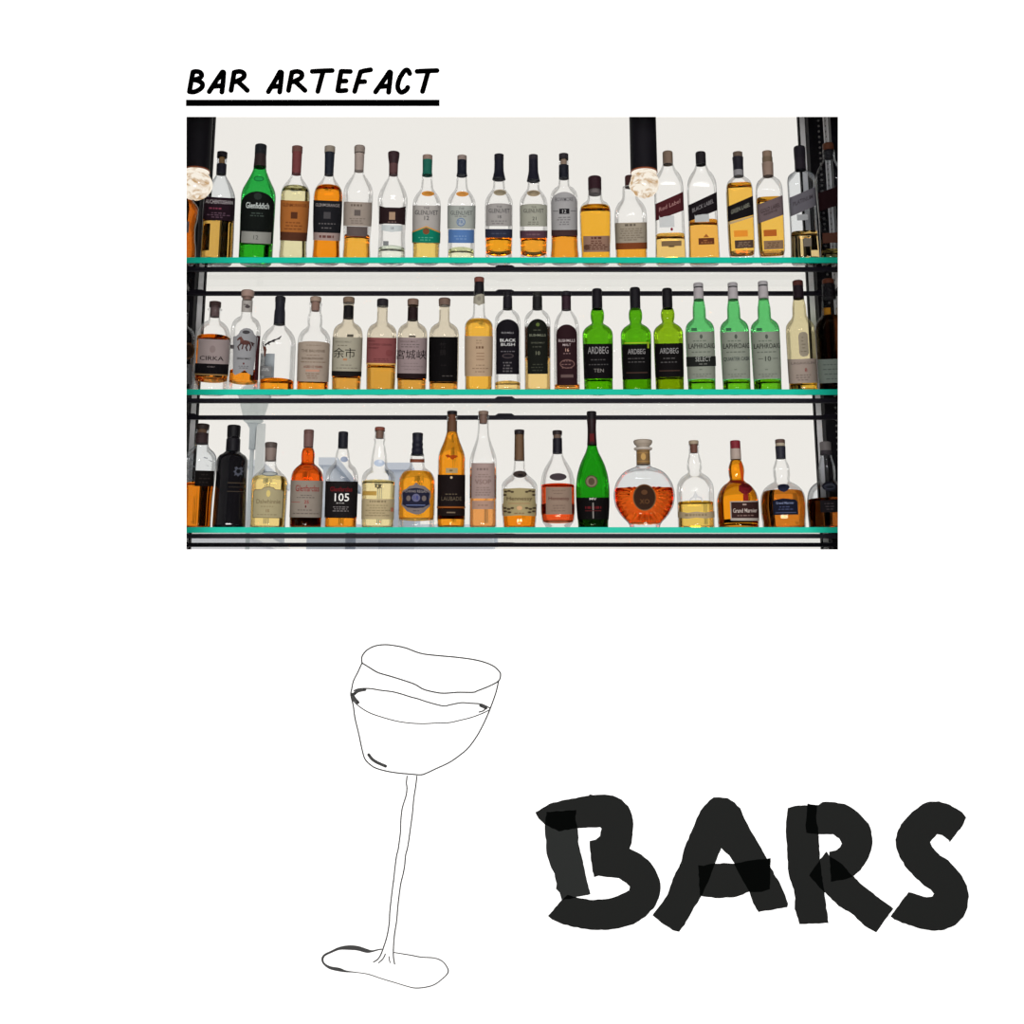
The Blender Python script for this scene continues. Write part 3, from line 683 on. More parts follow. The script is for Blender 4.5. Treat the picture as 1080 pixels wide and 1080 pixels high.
LAP = [(195,29),(205,30),(245,36),(285,37),(305,37),(316,52),(332,70),(352,79),(380,82),(600,80),(700,78)]
def lap(cx, label, top, mid):
    caps = [('cap',[(top,25),(top+4,28),(top+22,28)],(150,146,148)),('ring',[(top+22,26.5),(top+29,26.5)],(46,46,48)),('capsule',[(top+29,28),(top+96,29)],(156,150,152))]
    lab = [P(rect(378,646,77),(128,133,121)),P(oval(4,405,8,13),(74,80,72)),*fine(425,434,60,(96,102,92),1),T('LAPHROAIG',6,459,29,(56,58,54),142),*fine(484,504,56,(96,100,92),1)]+mid+[*fine(588,600,24,(104,108,98),1),*fine(615,640,62,(108,112,102),2)]
    bottle('M4', cx, 520, W, label, LAP, GREENL, (664,(238,210,70)), caps, [(CLAB,lab),('stamp',[P(rect(355,372,15,-34),(52,98,66))])])
lap(265, 'light green bottle whose grey label is crossed by a black band', 103, [P(rect(520,576,77),(36,38,36)),T('SELECT',10,535,26,(150,152,146),80),*fine(556,570,40,(96,98,92),1,10)])
lap(463, 'light green bottle with wholly grey label, middle of three light green ones', 101, [T('QUARTER CASK',4,535,25,(66,72,70),136)])
lap(638, 'light green bottle with grey label numbered 10, rightmost of three light green ones', 93, [T('10',6,532,28,(60,62,58)),P(rect(530,534,12,-32),(90,94,86)),P(rect(530,534,12,44),(90,94,86))])
bottle('M4', 840, 520, W, 'pale yellow-glass bottle with white-grey label numbered 8 and a small upright back oval',
  [(190,30),(200,32),(240,38),(285,40),(305,48),(325,66),(345,78),(370,81),(410,82),(600,81),(700,80)], YELL, (676,(226,190,90)),
  [('cap',[(88,26),(93,30),(118,30)],(74,38,34)),('capsule',[(118,29),(190,31)],(38,27,34))],
  [('neck_oval',[P([(-16,400),(-8,384),(8,378),(24,380),(36,392),(38,500),(28,516),(8,520),(-8,514),(-16,500)],(148,138,120)),*fine(400,500,18,(116,108,94),5,10)]),
   (CLAB,[P(rect(532,670,82),(152,138,128)),T('LAGAVULIN',2,556,14,(92,80,76),128),T('8',16,596,22,(130,50,50)),*fine(618,660,60,(118,106,98),3)]),('back_label',[P(rect(545,672,26,-40),(60,50,42))])])
bottle('M4', 1016, 520, W, 'dark brown bottle with pale label, cut off at right end of middle shelf',
  [(110,36),(190,40),(240,44),(285,47),(300,60),(320,76),(345,86),(380,90),(600,88),(700,86)], DKCLEAR, (292,(70,34,14)),
  [('cap',[(80,30),(85,34),(108,33)],(86,46,30)),('capsule',[(108,36),(188,38)],(27,24,28))],
  [(CLAB,[P(rect(532,668,84),(122,132,124)),*fine(550,660,70,(96,104,98),4)]),('back_label',[P(rect(240,290,20,-14),(210,140,40))])])

# ---------------------------------------------------------------- bottom shelf
bottle('B1', 122, 600, W, 'embossed clear bottle of orange spirit with black label, leftmost on the bottom shelf',
  [(205,42),(300,43),(325,52),(345,78),(365,92),(390,101),(420,102),(480,100),(560,95),(680,89),(800,88)], DKCLEAR, (558,(236,126,26)),
  [('cap',[(170,40),(175,45),(204,43)],(52,42,40)),('cork',[(204,30),(232,30)],(110,84,66)),('capsule',[(230,42),(298,43)],(62,47,48))],
  [(CLAB,[P(rect(470,572,58,34),(26,22,22)),*fine(484,560,44,(56,48,46),3,34)]),('embossing',[P([(a+random.uniform(-4,4),b+random.uniform(-4,4)) for a,b in [(dx,y),(dx+26,y+8),(dx+24,y+13),(dx-2,y+5)]],c) for dx,y,c in [(-90,380,(150,154,160)),(-60,400,(120,124,130)),(-86,420,(160,164,168)),(-50,440,(140,144,150)),(20,380,(150,154,160)),(50,400,(130,134,140)),(30,430,(160,162,168)),(-70,460,(130,134,140)),(-88,500,(140,144,150)),(-60,520,(120,124,130))]])])
bottle('B1', 330, 600, W, 'all-black opaque bottle on the bottom shelf, left of the small pale gold bottle',
  [(180,38),(185,42),(250,41),(262,39),(272,44),(350,45),(358,56),(368,76),(385,92),(412,100),(500,100),(650,103),(810,107)], BLACKG, None,
  [('cap',[(178,38),(183,43),(252,42)],(17,16,20)),('capsule',[(268,45),(350,46)],(22,20,26))],
  [('printed_emblem',[P([(20,450),(34,444),(44,456),(60,446),(74,452),(66,464),(78,476),(66,484),(72,500),(56,496),(44,510),(34,498),(20,504),(24,486),(14,476),(26,466)],(70,72,82)),P(oval(45,474,14,14),(22,22,26)),P(rect(548,553,52,34),(70,60,48)),P(rect(604,608,52,34),(64,56,46)),P(rect(575,580,46,34),(52,46,40))])])
bottle('B1', 577, 650, W, 'small stout bottle of pale gold spirit with notched tan label',
  [(325,36),(410,37),(445,42),(465,56),(485,76),(505,98),(525,112),(550,118),(700,117),(815,115)], CLEAR, (516,(228,198,126)),
  [('cap',[(290,36),(295,40),(325,38)],(78,68,64)),('capsule',[(327,38),(408,36)],(122,107,100))],
  [(CLAB,[P([(-97,604),(-84,594),(-44,592),(-32,580),(0,574),(32,580),(44,592),(84,594),(97,604),(95,780),(-95,780)],(120,108,80)),P([(-92,607),(-80,598),(-42,596),(-30,585),(0,579),(30,585),(42,596),(80,598),(92,607),(90,775),(-90,775)],(154,144,112)),P(oval(0,620,13,22),(196,176,110)),T('Dalwhinnie',2,672,28,(112,98,72),150),*fine(695,715,66,(130,118,90),1),T('15',0,733,18,(120,88,60)),*fine(750,768,80,(132,120,92),1)]),
   ('shoulder_ring',[P(oval(2,492,50,15),(116,122,126)),P(oval(2,492,43,10),(190,194,190))])])
bottle('B1', 822, 650, W, 'red-orange filled bottle with warm grey label in red script and brown capsule',
  [(235,30),(318,31),(345,40),(372,44),(400,43),(424,41),(436,54),(452,74),(475,92),(505,103),(540,106),(820,104)], CLEAR, (330,(218,84,18)),
  [('cap',[(207,30),(212,33),(236,32)],(94,68,64)),('capsule',[(236,33),(320,31)],(104,78,74))],
  [(CLAB,[P(rect(536,776,103),(130,120,110)),T('Glenfarclas',6,586,42,(128,30,34),150),*fine(625,655,70,(100,90,84),2),T('25',4,676,22,(136,40,44)),P(oval(0,706,4,8),(90,30,34)),P(rect(676,679,26,-60),(140,60,60)),*fine(718,764,84,(98,88,82),2)]),
   ('neck_oval',[P(oval(0,450,44,20),(180,60,16)),P(oval(0,450,38,15),(214,84,22))]),('back_label',[P(rect(690,815,98),(90,12,14))])])
bottle('B2', 0, 650, W, 'clear bottle with broad black label bearing the white number 105',
  [(325,34),(350,40),(378,46),(412,50),(428,58),(442,74),(465,92),(500,103),(540,106),(820,104)], CLEAR, (775,(232,140,34)),
  [('cap',[(220,29),(225,32),(250,32)],(31,31,38)),('capsule',[(250,32),(325,32)],(29,29,37))],
  [(CLAB,[P(rect(541,776,104),(31,27,28)),T('Glenfarclas',0,592,30,(110,22,28),140),T('105',6,645,52,(226,224,220),92),*fine(676,690,50,(150,146,144),1),*fine(702,742,58,(110,104,104),3)]),
   ('neck_mark',[P(oval(12,398,24,18),(150,160,180))])])
bottle('B2', 240, 650, W, 'clear bottle of pale spirit with long bulging neck and low khaki label',
  [(212,34),(258,34),(264,37),(280,37),(284,33),(330,40),(385,50),(440,53),(458,57),(470,78),(490,97),(520,108),(560,110),(825,106)], CLEAR, (545,(226,206,152)),
  [('cap',[(190,30),(195,33),(213,33)],(114,62,50)),('cork',[(213,26),(262,25)],(104,82,72))],
  [(CLAB,[P(rect(656,788,104),(168,152,118)),*fine(665,679,64,(124,110,84),1,0,12),*fine(690,775,84,(138,124,94),5),P(rect(714,740,6,78),(150,90,70))]),('small_label',[P(rect(605,633,46,-56),(168,134,66))]),
   ('printed_mark',[P([(-26,560),(-10,556),(-4,566),(8,556),(22,562),(16,574),(24,586),(8,584),(-2,594),(-10,580),(-24,582),(-18,570)],(84,76,56)),P(oval(-4,572,5,6),(216,196,144))]),
   ('neck_mark',[P(oval(2,422,34,22),(176,188,206)),P(oval(10,412,12,10),(206,212,222))])])
bottle('B2', 490, 650, W, 'round-shouldered bottle of orange spirit with ornate navy crest label and thick clear base',
  [(370,44),(395,46),(430,47),(452,50),(464,66),(480,88),(505,107),(540,118),(600,120),(825,118)], CLEAR, (484,(236,148,36),788),
  [('cap',[(228,32),(233,35),(258,34)],(29,29,38)),('capsule',[(258,35),(285,33),(300,36),(318,34),(335,38),(350,37),(370,43)],(31,31,44))],
  [('neck_band',[P(rect(396,418,47),(116,66,50))]),
   (CLAB,[P([(-4,548),(18,566),(52,572),(72,590),(90,606),(92,640),(84,668),(90,700),(68,722),(48,744),(18,756),(-6,756),(-30,748),(-60,736),(-76,716),(-96,696),(-92,662),(-98,630),(-88,600),(-66,590),(-46,572),(-20,566)],(112,102,100)),
     P([(-4,584),(40,590),(84,618),(80,652),(84,690),(44,712),(-6,716),(-56,712),(-90,690),(-86,650),(-90,616),(-48,590)],(38,38,58)),T('CHIVAS REGAL',-4,606,17,(136,128,128),140),P(oval(-2,648,26,26),(92,92,120)),T('18',-2,648,26,(50,54,110)),P(oval(-50,652,14,18),(104,94,92)),P(oval(48,652,14,18),(104,94,92)),P(rect(694,699,60,-4),(96,110,150)),*fine(722,744,32,(80,72,74),1)]),
   ('back_label',[P(rect(590,760,16,98),(110,48,20)),P(rect(590,760,14,-100),(130,60,20))])])
bottle('B2', 716, 600, 'cognac_bottle', 'tall slim bottle full of deep orange spirit with broad black label, bottom shelf',
  [(108,34),(150,34),(222,35),(250,42),(285,53),(325,70),(365,84),(400,89),(600,89),(825,91)], CLEAR, (225,(232,142,32)),
  [('cap',[(86,33),(108,33)],(30,26,29)),('cork',[(108,25),(150,25)],(92,58,42)),('capsule',[(150,32),(222,33)],(90,63,44))],
  [('small_label',[P(rect(455,487,38,2),(156,136,100)),*fine(464,478,26,(100,80,54),1,2,10)]),
   (CLAB,[P(rect(498,705,89),(30,22,22)),P(oval(0,516,8,8),(190,170,140)),T('LAUBADE',2,654,26,(84,74,60),128),*fine(618,632,50,(92,82,66),1),P(rect(705,716,88),(132,72,30))]),('lower_label',[P(rect(722,766,88),(34,24,22)),P(rect(740,748,28,0),(110,96,80))]),
   ('printed_mark',[P([(-40,372),(-24,366),(-8,374),(8,368),(30,372),(42,380),(26,388),(8,400),(-4,396),(-8,386),(-26,388)],(150,60,14))]),('back_label',[P(rect(560,790,88),(120,50,14))])])
bottle('B2', 922, 600, 'cognac_bottle', 'tall slim clear bottle with cork stopper and tall pinkish label',
  [(110,36),(165,34),(235,38),(285,50),(340,70),(390,85),(430,88),(600,87),(825,88)], CLEAR, (458,(222,150,84)),
  [('cap',[(86,31),(90,33),(110,32)],(118,98,86)),('cork',[(110,27),(165,24)],(106,84,74))],
  [(CLAB,[P(rect(422,652,74),(150,130,124)),*fine(454,470,56,(118,100,96),1,0,14),*fine(490,520,56,(126,108,102),2),T('VSOP',0,545,32,(126,104,98),96),*fine(575,640,58,(126,108,102),4)]),
   ('lower_label',[P(rect(668,722,71),(156,126,110)),*fine(682,712,50,(120,92,80),1)]),('back_label',[P(rect(500,652,85),(180,110,70))])])
bottle('B3', 110, 680, 'cognac_bottle', 'tapered clear bottle with ornate cream label and long bronze capsule',
  [(238,31),(405,34),(440,36),(478,40),(500,54),(520,78),(545,104),(575,116),(620,117),(700,114),(800,109),(830,106)], CLEAR, (690,(236,128,22)),
  [('cap',[(208,32),(214,33),(236,32)],(38,31,34)),('capsule',[(238,31),(405,33)],(98,74,54))],
  [('medallion',[P(oval(4,495,44,23),(72,62,58)),P(oval(8,494,22,14),(46,42,42))]),
   (CLAB,[P([(-104,590),(0,584),(104,590),(102,640),(106,700),(100,768),(0,762),(-100,768),(-106,700),(-102,640)],(150,137,100)),
     *[P(oval(x,y,12,7,8),(72,60,44)) for x,y in [(-88,608),(-66,604),(-46,610),(88,608),(66,604),(46,610),(-90,630),(90,630),(-90,716),(-66,722),(-44,716),(90,716),(66,722),(44,716),(-86,738),(86,738),(-60,744),(60,744)]],
     T('Hennessy',0,658,32,(92,74,54),150),P(rect(684,689,64),(150,118,84)),P(oval(0,716,16,14),(190,150,110)),*fine(744,758,46,(120,90,66),1)]),
   ('back_label',[P(rect(690,764,10,104),(70,30,16)),P(rect(690,764,10,-104),(70,30,16))])])
bottle('B3', 360, 640, 'cognac_bottle', 'clear bottle of red spirit with square taupe label and dark oval on its shoulder',
  [(238,31),(262,31),(360,33),(395,46),(430,68),(470,90),(515,104),(570,111),(700,112),(780,108),(812,98),(832,80)], CLEAR, (569,(218,80,34),806),
  [('cap',[(212,29),(217,32),(238,31)],(44,35,36)),('cork',[(238,25),(264,25)],(98,80,70)),('capsule',[(264,31),(360,31)],(31,29,37))],
  [('medallion',[P(oval(2,512,55,24),(62,54,58))]),(CLAB,[P(rect(578,756,84,6),(132,112,98)),*fine(592,630,60,(112,94,82),2,6),T('Hennessy',6,656,30,(92,56,50),128),*fine(690,744,60,(110,92,80),3,6)]),
   ('back_label',[P(rect(690,752,106),(110,20,16))])])
bottle('B3', 587, 620, 'cognac_bottle', 'tall vivid green teardrop bottle with round seal and black lower label',
  [(300,30),(310,31),(350,42),(400,66),(450,86),(520,103),(600,110),(660,109),(750,104),(830,98)], GREENV, (780,(96,60,30)),
  [('cap',[(88,29),(92,32),(140,31)],(24,21,24)),('capsule',[(140,31),(200,28),(250,29),(306,32)],(38,21,24))],
  [('seal',[P(oval(-8,542,41,41),(66,60,44)),P(oval(-8,542,34,34),(118,104,84)),P(oval(-8,542,20,24),(76,66,50))]),
   (CLAB,[P(rect(646,790,107),(16,14,15)),*fine(700,724,66,(84,22,26),1,0,16),T('MV',0,656,16,(190,186,180),44),P(rect(680,782,4),(120,116,112)),P(rect(730,736,50),(70,24,26))]),
   ('neck_mark',[P(rect(230,296,14),(84,26,28))])])
def flutes(x, z):
    a = math.atan2(z-0.085, x)
    rr = min(1.0, math.hypot(x, z-0.085)/0.03)
    return 1.0 - 0.34*rr*(0.5+0.5*math.cos(30*a))
bottle('B3', 922, 640, 'cognac_decanter', 'round flat decanter of red-orange spirit with fluted body and dark oval medallion',
  [(430,44),(444,46),(456,74),(480,126),(520,163),(570,188),(630,198),(690,191),(740,168),(780,138),(812,108),(835,98)], DKCLEAR, (588,(236,92,24),815),
  [('stopper',[(275,58),(280,62),(296,58),(312,44),(322,40)],(150,138,124)),('collar',[(322,52),(326,60),(334,58),(340,48)],(176,166,156)),('capsule',[(340,44),(432,45)],(118,92,60))],
  [('medallion',[P(oval(0,646,75,87,32),(104,72,46)),P(oval(0,646,68,80,32),(56,36,25)),T('XO',0,672,30,(92,62,36)),P(oval(0,612,20,16),(84,56,36))]),
   ('capsule_relief',[P(oval(0,380,16,22),(176,140,84)),P(rect(352,358,40),(150,116,70)),P(rect(408,414,40),(150,116,70))])], dr=0.5, flute=flutes)
bottle('B4', 236, 600, W, 'clear bottle with bulbed neck, cork stopper and narrow khaki band across shallow pale spirit',
  [(265,30),(300,28),(318,29),(355,38),(390,42),(412,38),(420,34),(430,44),(445,68),(465,86),(495,101),(530,105),(700,104)], CLEAR, (596,(220,182,88)),
  [('cap',[(243,26),(247,28),(265,27)],(148,132,112)),('cork',[(265,22),(312,20)],(98,64,54))],
  [('band_label',[P([(-103,644),(-50,652),(0,646),(50,652),(103,644),(103,680),(50,686),(0,680),(-50,686),(-103,680)],(160,142,112)),*fine(658,672,74,(128,112,86),1,0,12)]),
   ('embossed_ship',[P([(-44,590),(-30,568),(-18,560),(-8,540),(-2,528),(4,540),(14,556),(30,562),(40,586),(34,590),(24,572),(4,566),(-2,580),(-10,566),(-28,578)],(196,196,196))])])
bottle('B4', 476, 620, 'liqueur_bottle', 'round-bellied orange bottle with red cap, dark red seal on ribbon and framed brown label',
  [(350,29),(358,31),(385,41),(410,45),(440,43),(466,39),(478,48),(492,70),(515,92),(550,111),(595,119),(650,119),(715,116)], CLEAR, (358,(234,140,24)),
  [('cap',[(243,26),(247,29),(290,29)],(114,34,44)),('neck_label',[(290,30),(350,31)],(158,142,132))],
  [('seal',[P([(8,498),(28,484),(52,488),(76,500),(86,520),(66,540),(46,552),(26,544),(6,528)],(112,26,32))]),('ribbon',[P([(28,548),(58,548),(58,585),(28,585)],(132,34,26)),P([(-40,466),(34,474),(44,490),(-36,480)],(130,40,24)),P([(14,370),(30,364),(38,470),(24,470)],(190,70,20))]),
   (CLAB,[P([(-46,586),(116,586),(116,700),(-46,696)],(154,144,136)),P([(-40,592),(112,592),(112,684),(-40,682)],(58,36,34)),*fine(601,611,26,(150,130,122),1,36,9),T('Grand Marnier',36,640,24,(190,176,168),134),*fine(660,678,56,(120,96,90),1,36)]),
   ('back_label',[P(rect(630,690,50,60),(80,38,18)),P(rect(690,714,110),(180,20,22))])])
bottle('B4', 735, 620, 'liqueur_bottle', 'wide round-bellied bottle of dark amber spirit with clear bulbed neck and navy arched label',
  [(275,28),(345,28),(370,36),(405,46),(440,46),(462,42),(474,42),(484,58),(500,84),(525,108),(560,123),(610,128),(660,126),(715,121)], CLEAR, (534,(196,112,32)),
  [('cap',[(236,25),(240,28),(258,28)],(84,64,58)),('ring',[(258,27),(275,27)],(156,144,124)),('capsule',[(275,29),(345,27)],(42,41,52))],
  [('medallion',[P([(-28,500),(-14,490),(10,488),(32,494),(38,508),(26,526),(6,534),(-14,528),(-26,516)],(40,42,62))]),
   (CLAB,[P([(-60,590),(-50,578),(0,570),(66,578),(78,590),(80,664),(-60,664)],(25,27,44)),T('Grand Marnier',8,596,14,(120,130,160),100),*fine(612,640,54,(58,64,92),2,10),P(rect(650,654,56,10),(70,76,104))]),
   ('back_label',[P(rect(560,690,26,-88),(120,60,20)),P(rect(560,690,20,-60),(140,76,26))])], turn=0.9)
bottle('B4', 995, 620, 'liqueur_bottle', 'wide bottle of dark spirit, cut off at the right end of the bottom shelf',
  [(320,32),(335,33),(385,45),(430,49),(466,46),(478,58),(492,80),(520,104),(560,117),(610,122),(660,121),(715,118)], DKCLEAR, (580,(150,80,26)),
  [('cap',[(250,29),(254,32),(300,32)],(112,107,107)),('capsule',[(300,32),(322,33)],(60,56,60))],
  [('medallion',[P(oval(6,502,42,27),(44,46,58)),P(oval(6,502,30,17),(74,76,88))]),(CLAB,[P(rect(580,650,52,0),(30,26,30)),*fine(592,640,40,(64,58,60),3)]),('back_label',[P(rect(580,690,40,-70),(60,34,22))])])
from mathutils.geometry import tessellate_polygon
# ================================================================== writing and drawing on the white wall
INK = paint((3,3,3), 0.8, 0.0, 0, 0.4, 0.0)
BRUSH = paint((43,44,43), 0.8, 0.0, 0, 0.52, 0.0)
BRUSH_LT = paint((54,56,55), 0.8, 0.0, 0, 0.52, 0.0)
BRUSH_DK = paint((10,12,11), 0.8, 0.0, 0, 0.5, 0.0)
PENCIL = paint((70,70,70), 0.8, 0.0, 0, 0.75, 0.05)
def smooth(pts, k=6):
    if len(pts) < 3: return pts
    P = [pts[0]]+list(pts)+[pts[-1]]; out = []
    for i in range(1, len(P)-2):
        a, b, c, d = P[i-1], P[i], P[i+1], P[i+2]
        for j in range(k):
            t = j/k
            out.append(tuple(0.5*(2*b[q]+(c[q]-a[q])*t+(2*a[q]-5*b[q]+4*c[q]-d[q])*t*t+(3*b[q]-a[q]-3*c[q]+d[q])*t**3) for q in range(len(b))))
    out.append(tuple(pts[-1])); return out
def wall_node(name, px, py, label, cat, group=None):
    o = bpy.data.objects.new(name, None); o.empty_display_size = 0.1; C.objects.link(o); o.location = wall_pt(px, py)
    return tag(o, label, cat, group)
def local(root, p): return p - root.location
def stroke(bm, root, pts, h=0.0008):
    """pts: (px, py, width px) -> flat ribbon with round ends lying on the wall"""
    def V(x, y): return bm.verts.new(local(root, wall_pt(x, y, h)))
    Ls, Rs = [], []
    n = len(pts)
    for i, (x, y, w) in enumerate(pts):
        a, b = pts[max(0, i-1)], pts[min(n-1, i+1)]
        tx, ty = b[0]-a[0], b[1]-a[1]; l = math.hypot(tx, ty) or 1
        nx, ny = -ty/l*w/2, tx/l*w/2
        Ls.append(V(x+nx, y+ny)); Rs.append(V(x-nx, y-ny))
    for i in range(n-1):
        try: bm.faces.new((Ls[i], Ls[i+1], Rs[i+1], Rs[i]))
        except ValueError: pass
    for x, y, w in (pts[0], pts[-1]):
        if w < 1.6: continue
        bm.faces.new([V(x+w/2*math.cos(a*math.pi/8), y+w/2*math.sin(a*math.pi/8)) for a in range(16)])
def poly(bm, root, pts, h, mi=0):
    vs = [bm.verts.new(local(root, wall_pt(x, y, h))) for x, y in pts]
    for tri in tessellate_polygon([[Vector((x, y, 0)) for x, y in pts]]):
        try: f = bm.faces.new([vs[i] for i in tri]); f.material_index = mi
        except ValueError: pass
def face_out(bm):
    n = Vector((0, -CT, -ST))
    for f in bm.faces:
        f.normal_update()
        if f.normal.dot(n) < 0: f.normal_flip()

# --- BAR ARTEFACT
title = wall_node('handwritten_title', 330, 90, 'black handwritten capitals with a thick underline, on white wall above the opening', 'lettering')
S1 = lambda p: (190+p[0]/7.714, 65+p[1]/7.714); S2 = lambda p: (330+p[0]/7.714, 65+p[1]/7.714)
WST = 5.35
LET = [
 (S1, [[(105,85),(90,165),(76,245)],[(105,85),(130,80),(162,88),(176,110),(160,133),(110,150)],[(120,150),(152,158),(181,180),(178,208),(150,232),(112,247),(76,245)]]),
 (S1, [[(237,245),(290,163),(343,85)],[(343,85),(352,86),(355,92)],[(355,90),(350,165),(340,248)],[(277,202),(345,196)],[(330,110),(350,140)]]),
 (S1, [[(440,88),(428,160),(415,235)],[(440,88),(480,80),(512,90),(523,112),(505,138),(450,165)],[(470,163),(510,200),(547,235)]]),
 (S1, [[(718,245),(768,163),(812,85)],[(812,85),(822,86),(826,92)],[(826,90),(820,165),(810,248)],[(752,204),(815,200)],[(800,110),(822,140)]]),
 (S1, [[(910,88),(896,160),(882,235)],[(910,88),(950,80),(982,90),(992,112),(975,138),(920,165)],[(938,163),(978,200),(1016,235)]]),
 (S2, [[(-5,80),(75,76),(157,73)],[(84,80),(62,160),(40,243)]]),
 (S2, [[(230,80),(215,160),(203,235)],[(232,79),(270,80),(305,81)],[(220,160),(270,158)],[(203,237),(235,238),(270,234)]]),
 (S2, [[(388,85),(365,160),(340,243)],[(388,84),(420,75),(470,67)],[(365,166),(422,163)]]),
 (S2, [[(510,247),(568,165),(622,85)],[(622,85),(630,86),(633,92)],[(633,90),(626,165),(616,250)],[(552,204),(620,198)],[(608,110),(630,140)]]),
 (S2, [[(788,98),(775,74),(758,69),(735,88),(705,140),(690,200),(702,238),(725,250),(758,232),(772,210)]]),
 (S2, [[(848,80),(930,76),(1010,73)],[(938,80),(916,160),(892,243)]]),
]
for fn, sts in LET:
    bm = bmesh.new()
    for i, st in enumerate(sts): stroke(bm, title, smooth([fn(p)+(WST,) for p in st]), 0.0008+0.00003*i)
    face_out(bm); from_bm('letter', bm, INK, title, fix=False)
bm = bmesh.new(); poly(bm, title, [(196.2,105.2),(463.6,105.2),(463.6,112.0),(196.2,112.0)], 0.0008); face_out(bm)
from_bm('underline', bm, INK, title, fix=False)

# --- BARS
bars = wall_node('brush_lettering', 795, 910, 'large dark brush-painted word BARS with ragged edges, low on the white wall', 'lettering')
def ragged(pts, fn):
    out = []
    for i, p in enumerate(pts):
        q = pts[(i+1) % len(pts)]; l = math.hypot(q[0]-p[0], q[1]-p[1]); n = max(1, int(l/22))
        for k in range(n):
            t = k/n; j = 0 if k == 0 else 2.6
            out.append(fn((p[0]+(q[0]-p[0])*t+random.uniform(-j, j), p[1]+(q[1]-p[1])*t+random.uniform(-j, j))))
    return out
fB = lambda p: (555+p[0]/6.545, 825+p[1]/6.545); fA = lambda p: (680+p[0]/6.75, 830+p[1]/6.75)
fR = lambda p: (820+p[0]/6.968, 835+p[1]/6.968); fS = lambda p: (930+p[0]/6.97, 835+p[1]/6.97)
B_BODY = [(62,207),(110,178),(160,148),(240,127),(340,110),(430,92),(440,82),(460,88),(540,84),(600,92),(660,120),(705,165),(730,225),(740,290),(735,360),(728,420),(713,457),(770,485),(840,535),(890,600),(920,670),(928,730),(915,800),(880,870),(820,930),(740,980),(640,1008),(540,1020),(430,1016),(330,1000),(240,975),(175,945),(150,922),(245,812),(285,775),(350,795),(440,812),(520,808),(600,795),(660,770),(710,745),(715,720),(690,695),(640,662),(560,655),(500,645),(468,655),(455,590),(440,470),(437,405),(480,395),(510,370),(520,320),(510,310),(430,312),(340,318),(225,338),(130,292),(85,250)]
B_STEM = [(140,200),(210,192),(345,190),(340,260),(355,310),(362,430),(380,500),(410,640),(443,772),(350,790),(285,800),(245,812),(230,760),(205,735),(210,700),(195,630),(165,570),(140,490),(138,400),(128,330),(132,260)]
LETTERS = [
 (fB, [(B_BODY,0),(B_STEM,1),([(140,202),(345,190),(340,260),(355,314),(225,338),(130,292)],2),([(246,812),(285,775),(352,795)],2)]),
 (fA, [([(55,912),(110,840),(160,770),(180,710),(200,650),(260,530),(280,440),(330,320),(370,220),(410,150),(460,95),(490,73),(530,72),(590,78),(640,110),(680,150),(710,225),(760,320),(830,435),(865,500),(900,580),(960,680),(1000,770),(1020,830),(1015,855),(810,890),(770,825),(745,745),(700,670),(640,545),(600,485),(545,435),(500,545),(460,650),(400,780),(340,880),(285,980),(245,1030),(200,1020),(130,975)],0),
       ([(380,555),(420,560),(450,550),(500,545),(560,540),(630,545),(760,520),(895,505),(890,725),(830,745),(740,745),(700,765),(630,785),(500,790),(395,775)],0),
       ([(380,555),(420,560),(450,550),(500,545),(460,650),(405,775),(392,770)],2),([(632,545),(760,520),(895,505),(890,725),(830,745),(745,745),(700,670)],2)]),
 (fR, [([(75,120),(130,103),(220,100),(295,97),(285,190),(300,260),(308,400),(310,490),(325,600),(345,740),(375,965),(160,972),(150,930),(125,860),(130,780),(120,720),(90,640),(75,560),(70,400),(60,290),(65,200)],0),
       ([(220,85),(260,97),(300,97),(330,75),(400,75),(490,88),(550,120),(610,170),(670,235),(690,290),(698,360),(688,430),(660,500),(610,575),(560,617),(480,645),(390,658),(380,440),(430,430),(460,405),(472,380),(455,345),(410,312),(300,312),(210,300),(205,240)],0),
       ([(360,437),(380,470),(460,520),(540,600),(600,665),(740,775),(850,858),(725,1032),(640,985),(560,905),(450,840),(350,740),(290,680),(232,612),(310,495)],0),
       ([(220,90),(290,97),(283,190),(303,312),(212,300),(205,240)],2),([(308,500),(345,740),(290,680),(232,612)],2),([(383,472),(460,520),(555,620),(480,645),(390,658)],2)]),
 (fS, [([(500,370),(490,355),(440,318),(405,312),(355,370),(370,405),(430,470),(490,505),(540,560),(590,620),(625,690),(640,770),(630,850),(600,920),(540,980),(460,1015),(390,1022),(300,1010),(220,985),(150,965),(90,938),(65,915),(195,738),(250,752),(330,775),(370,770),(383,750),(360,720),(310,690),(255,640),(180,560),(130,480),(105,410),(100,350),(120,280),(140,240),(220,150),(300,90),(350,72),(420,70),(500,95),(590,150),(620,190),(590,255)],0)]),
]
for fn, pls in LETTERS:
    bm = bmesh.new()
    for i, (pl, mi) in enumerate(pls): poly(bm, bars, ragged(pl, fn), 0.0008+0.0004*i, mi)
    face_out(bm); from_bm('letter', bm, [BRUSH, BRUSH_LT, BRUSH_DK], bars, fix=False)

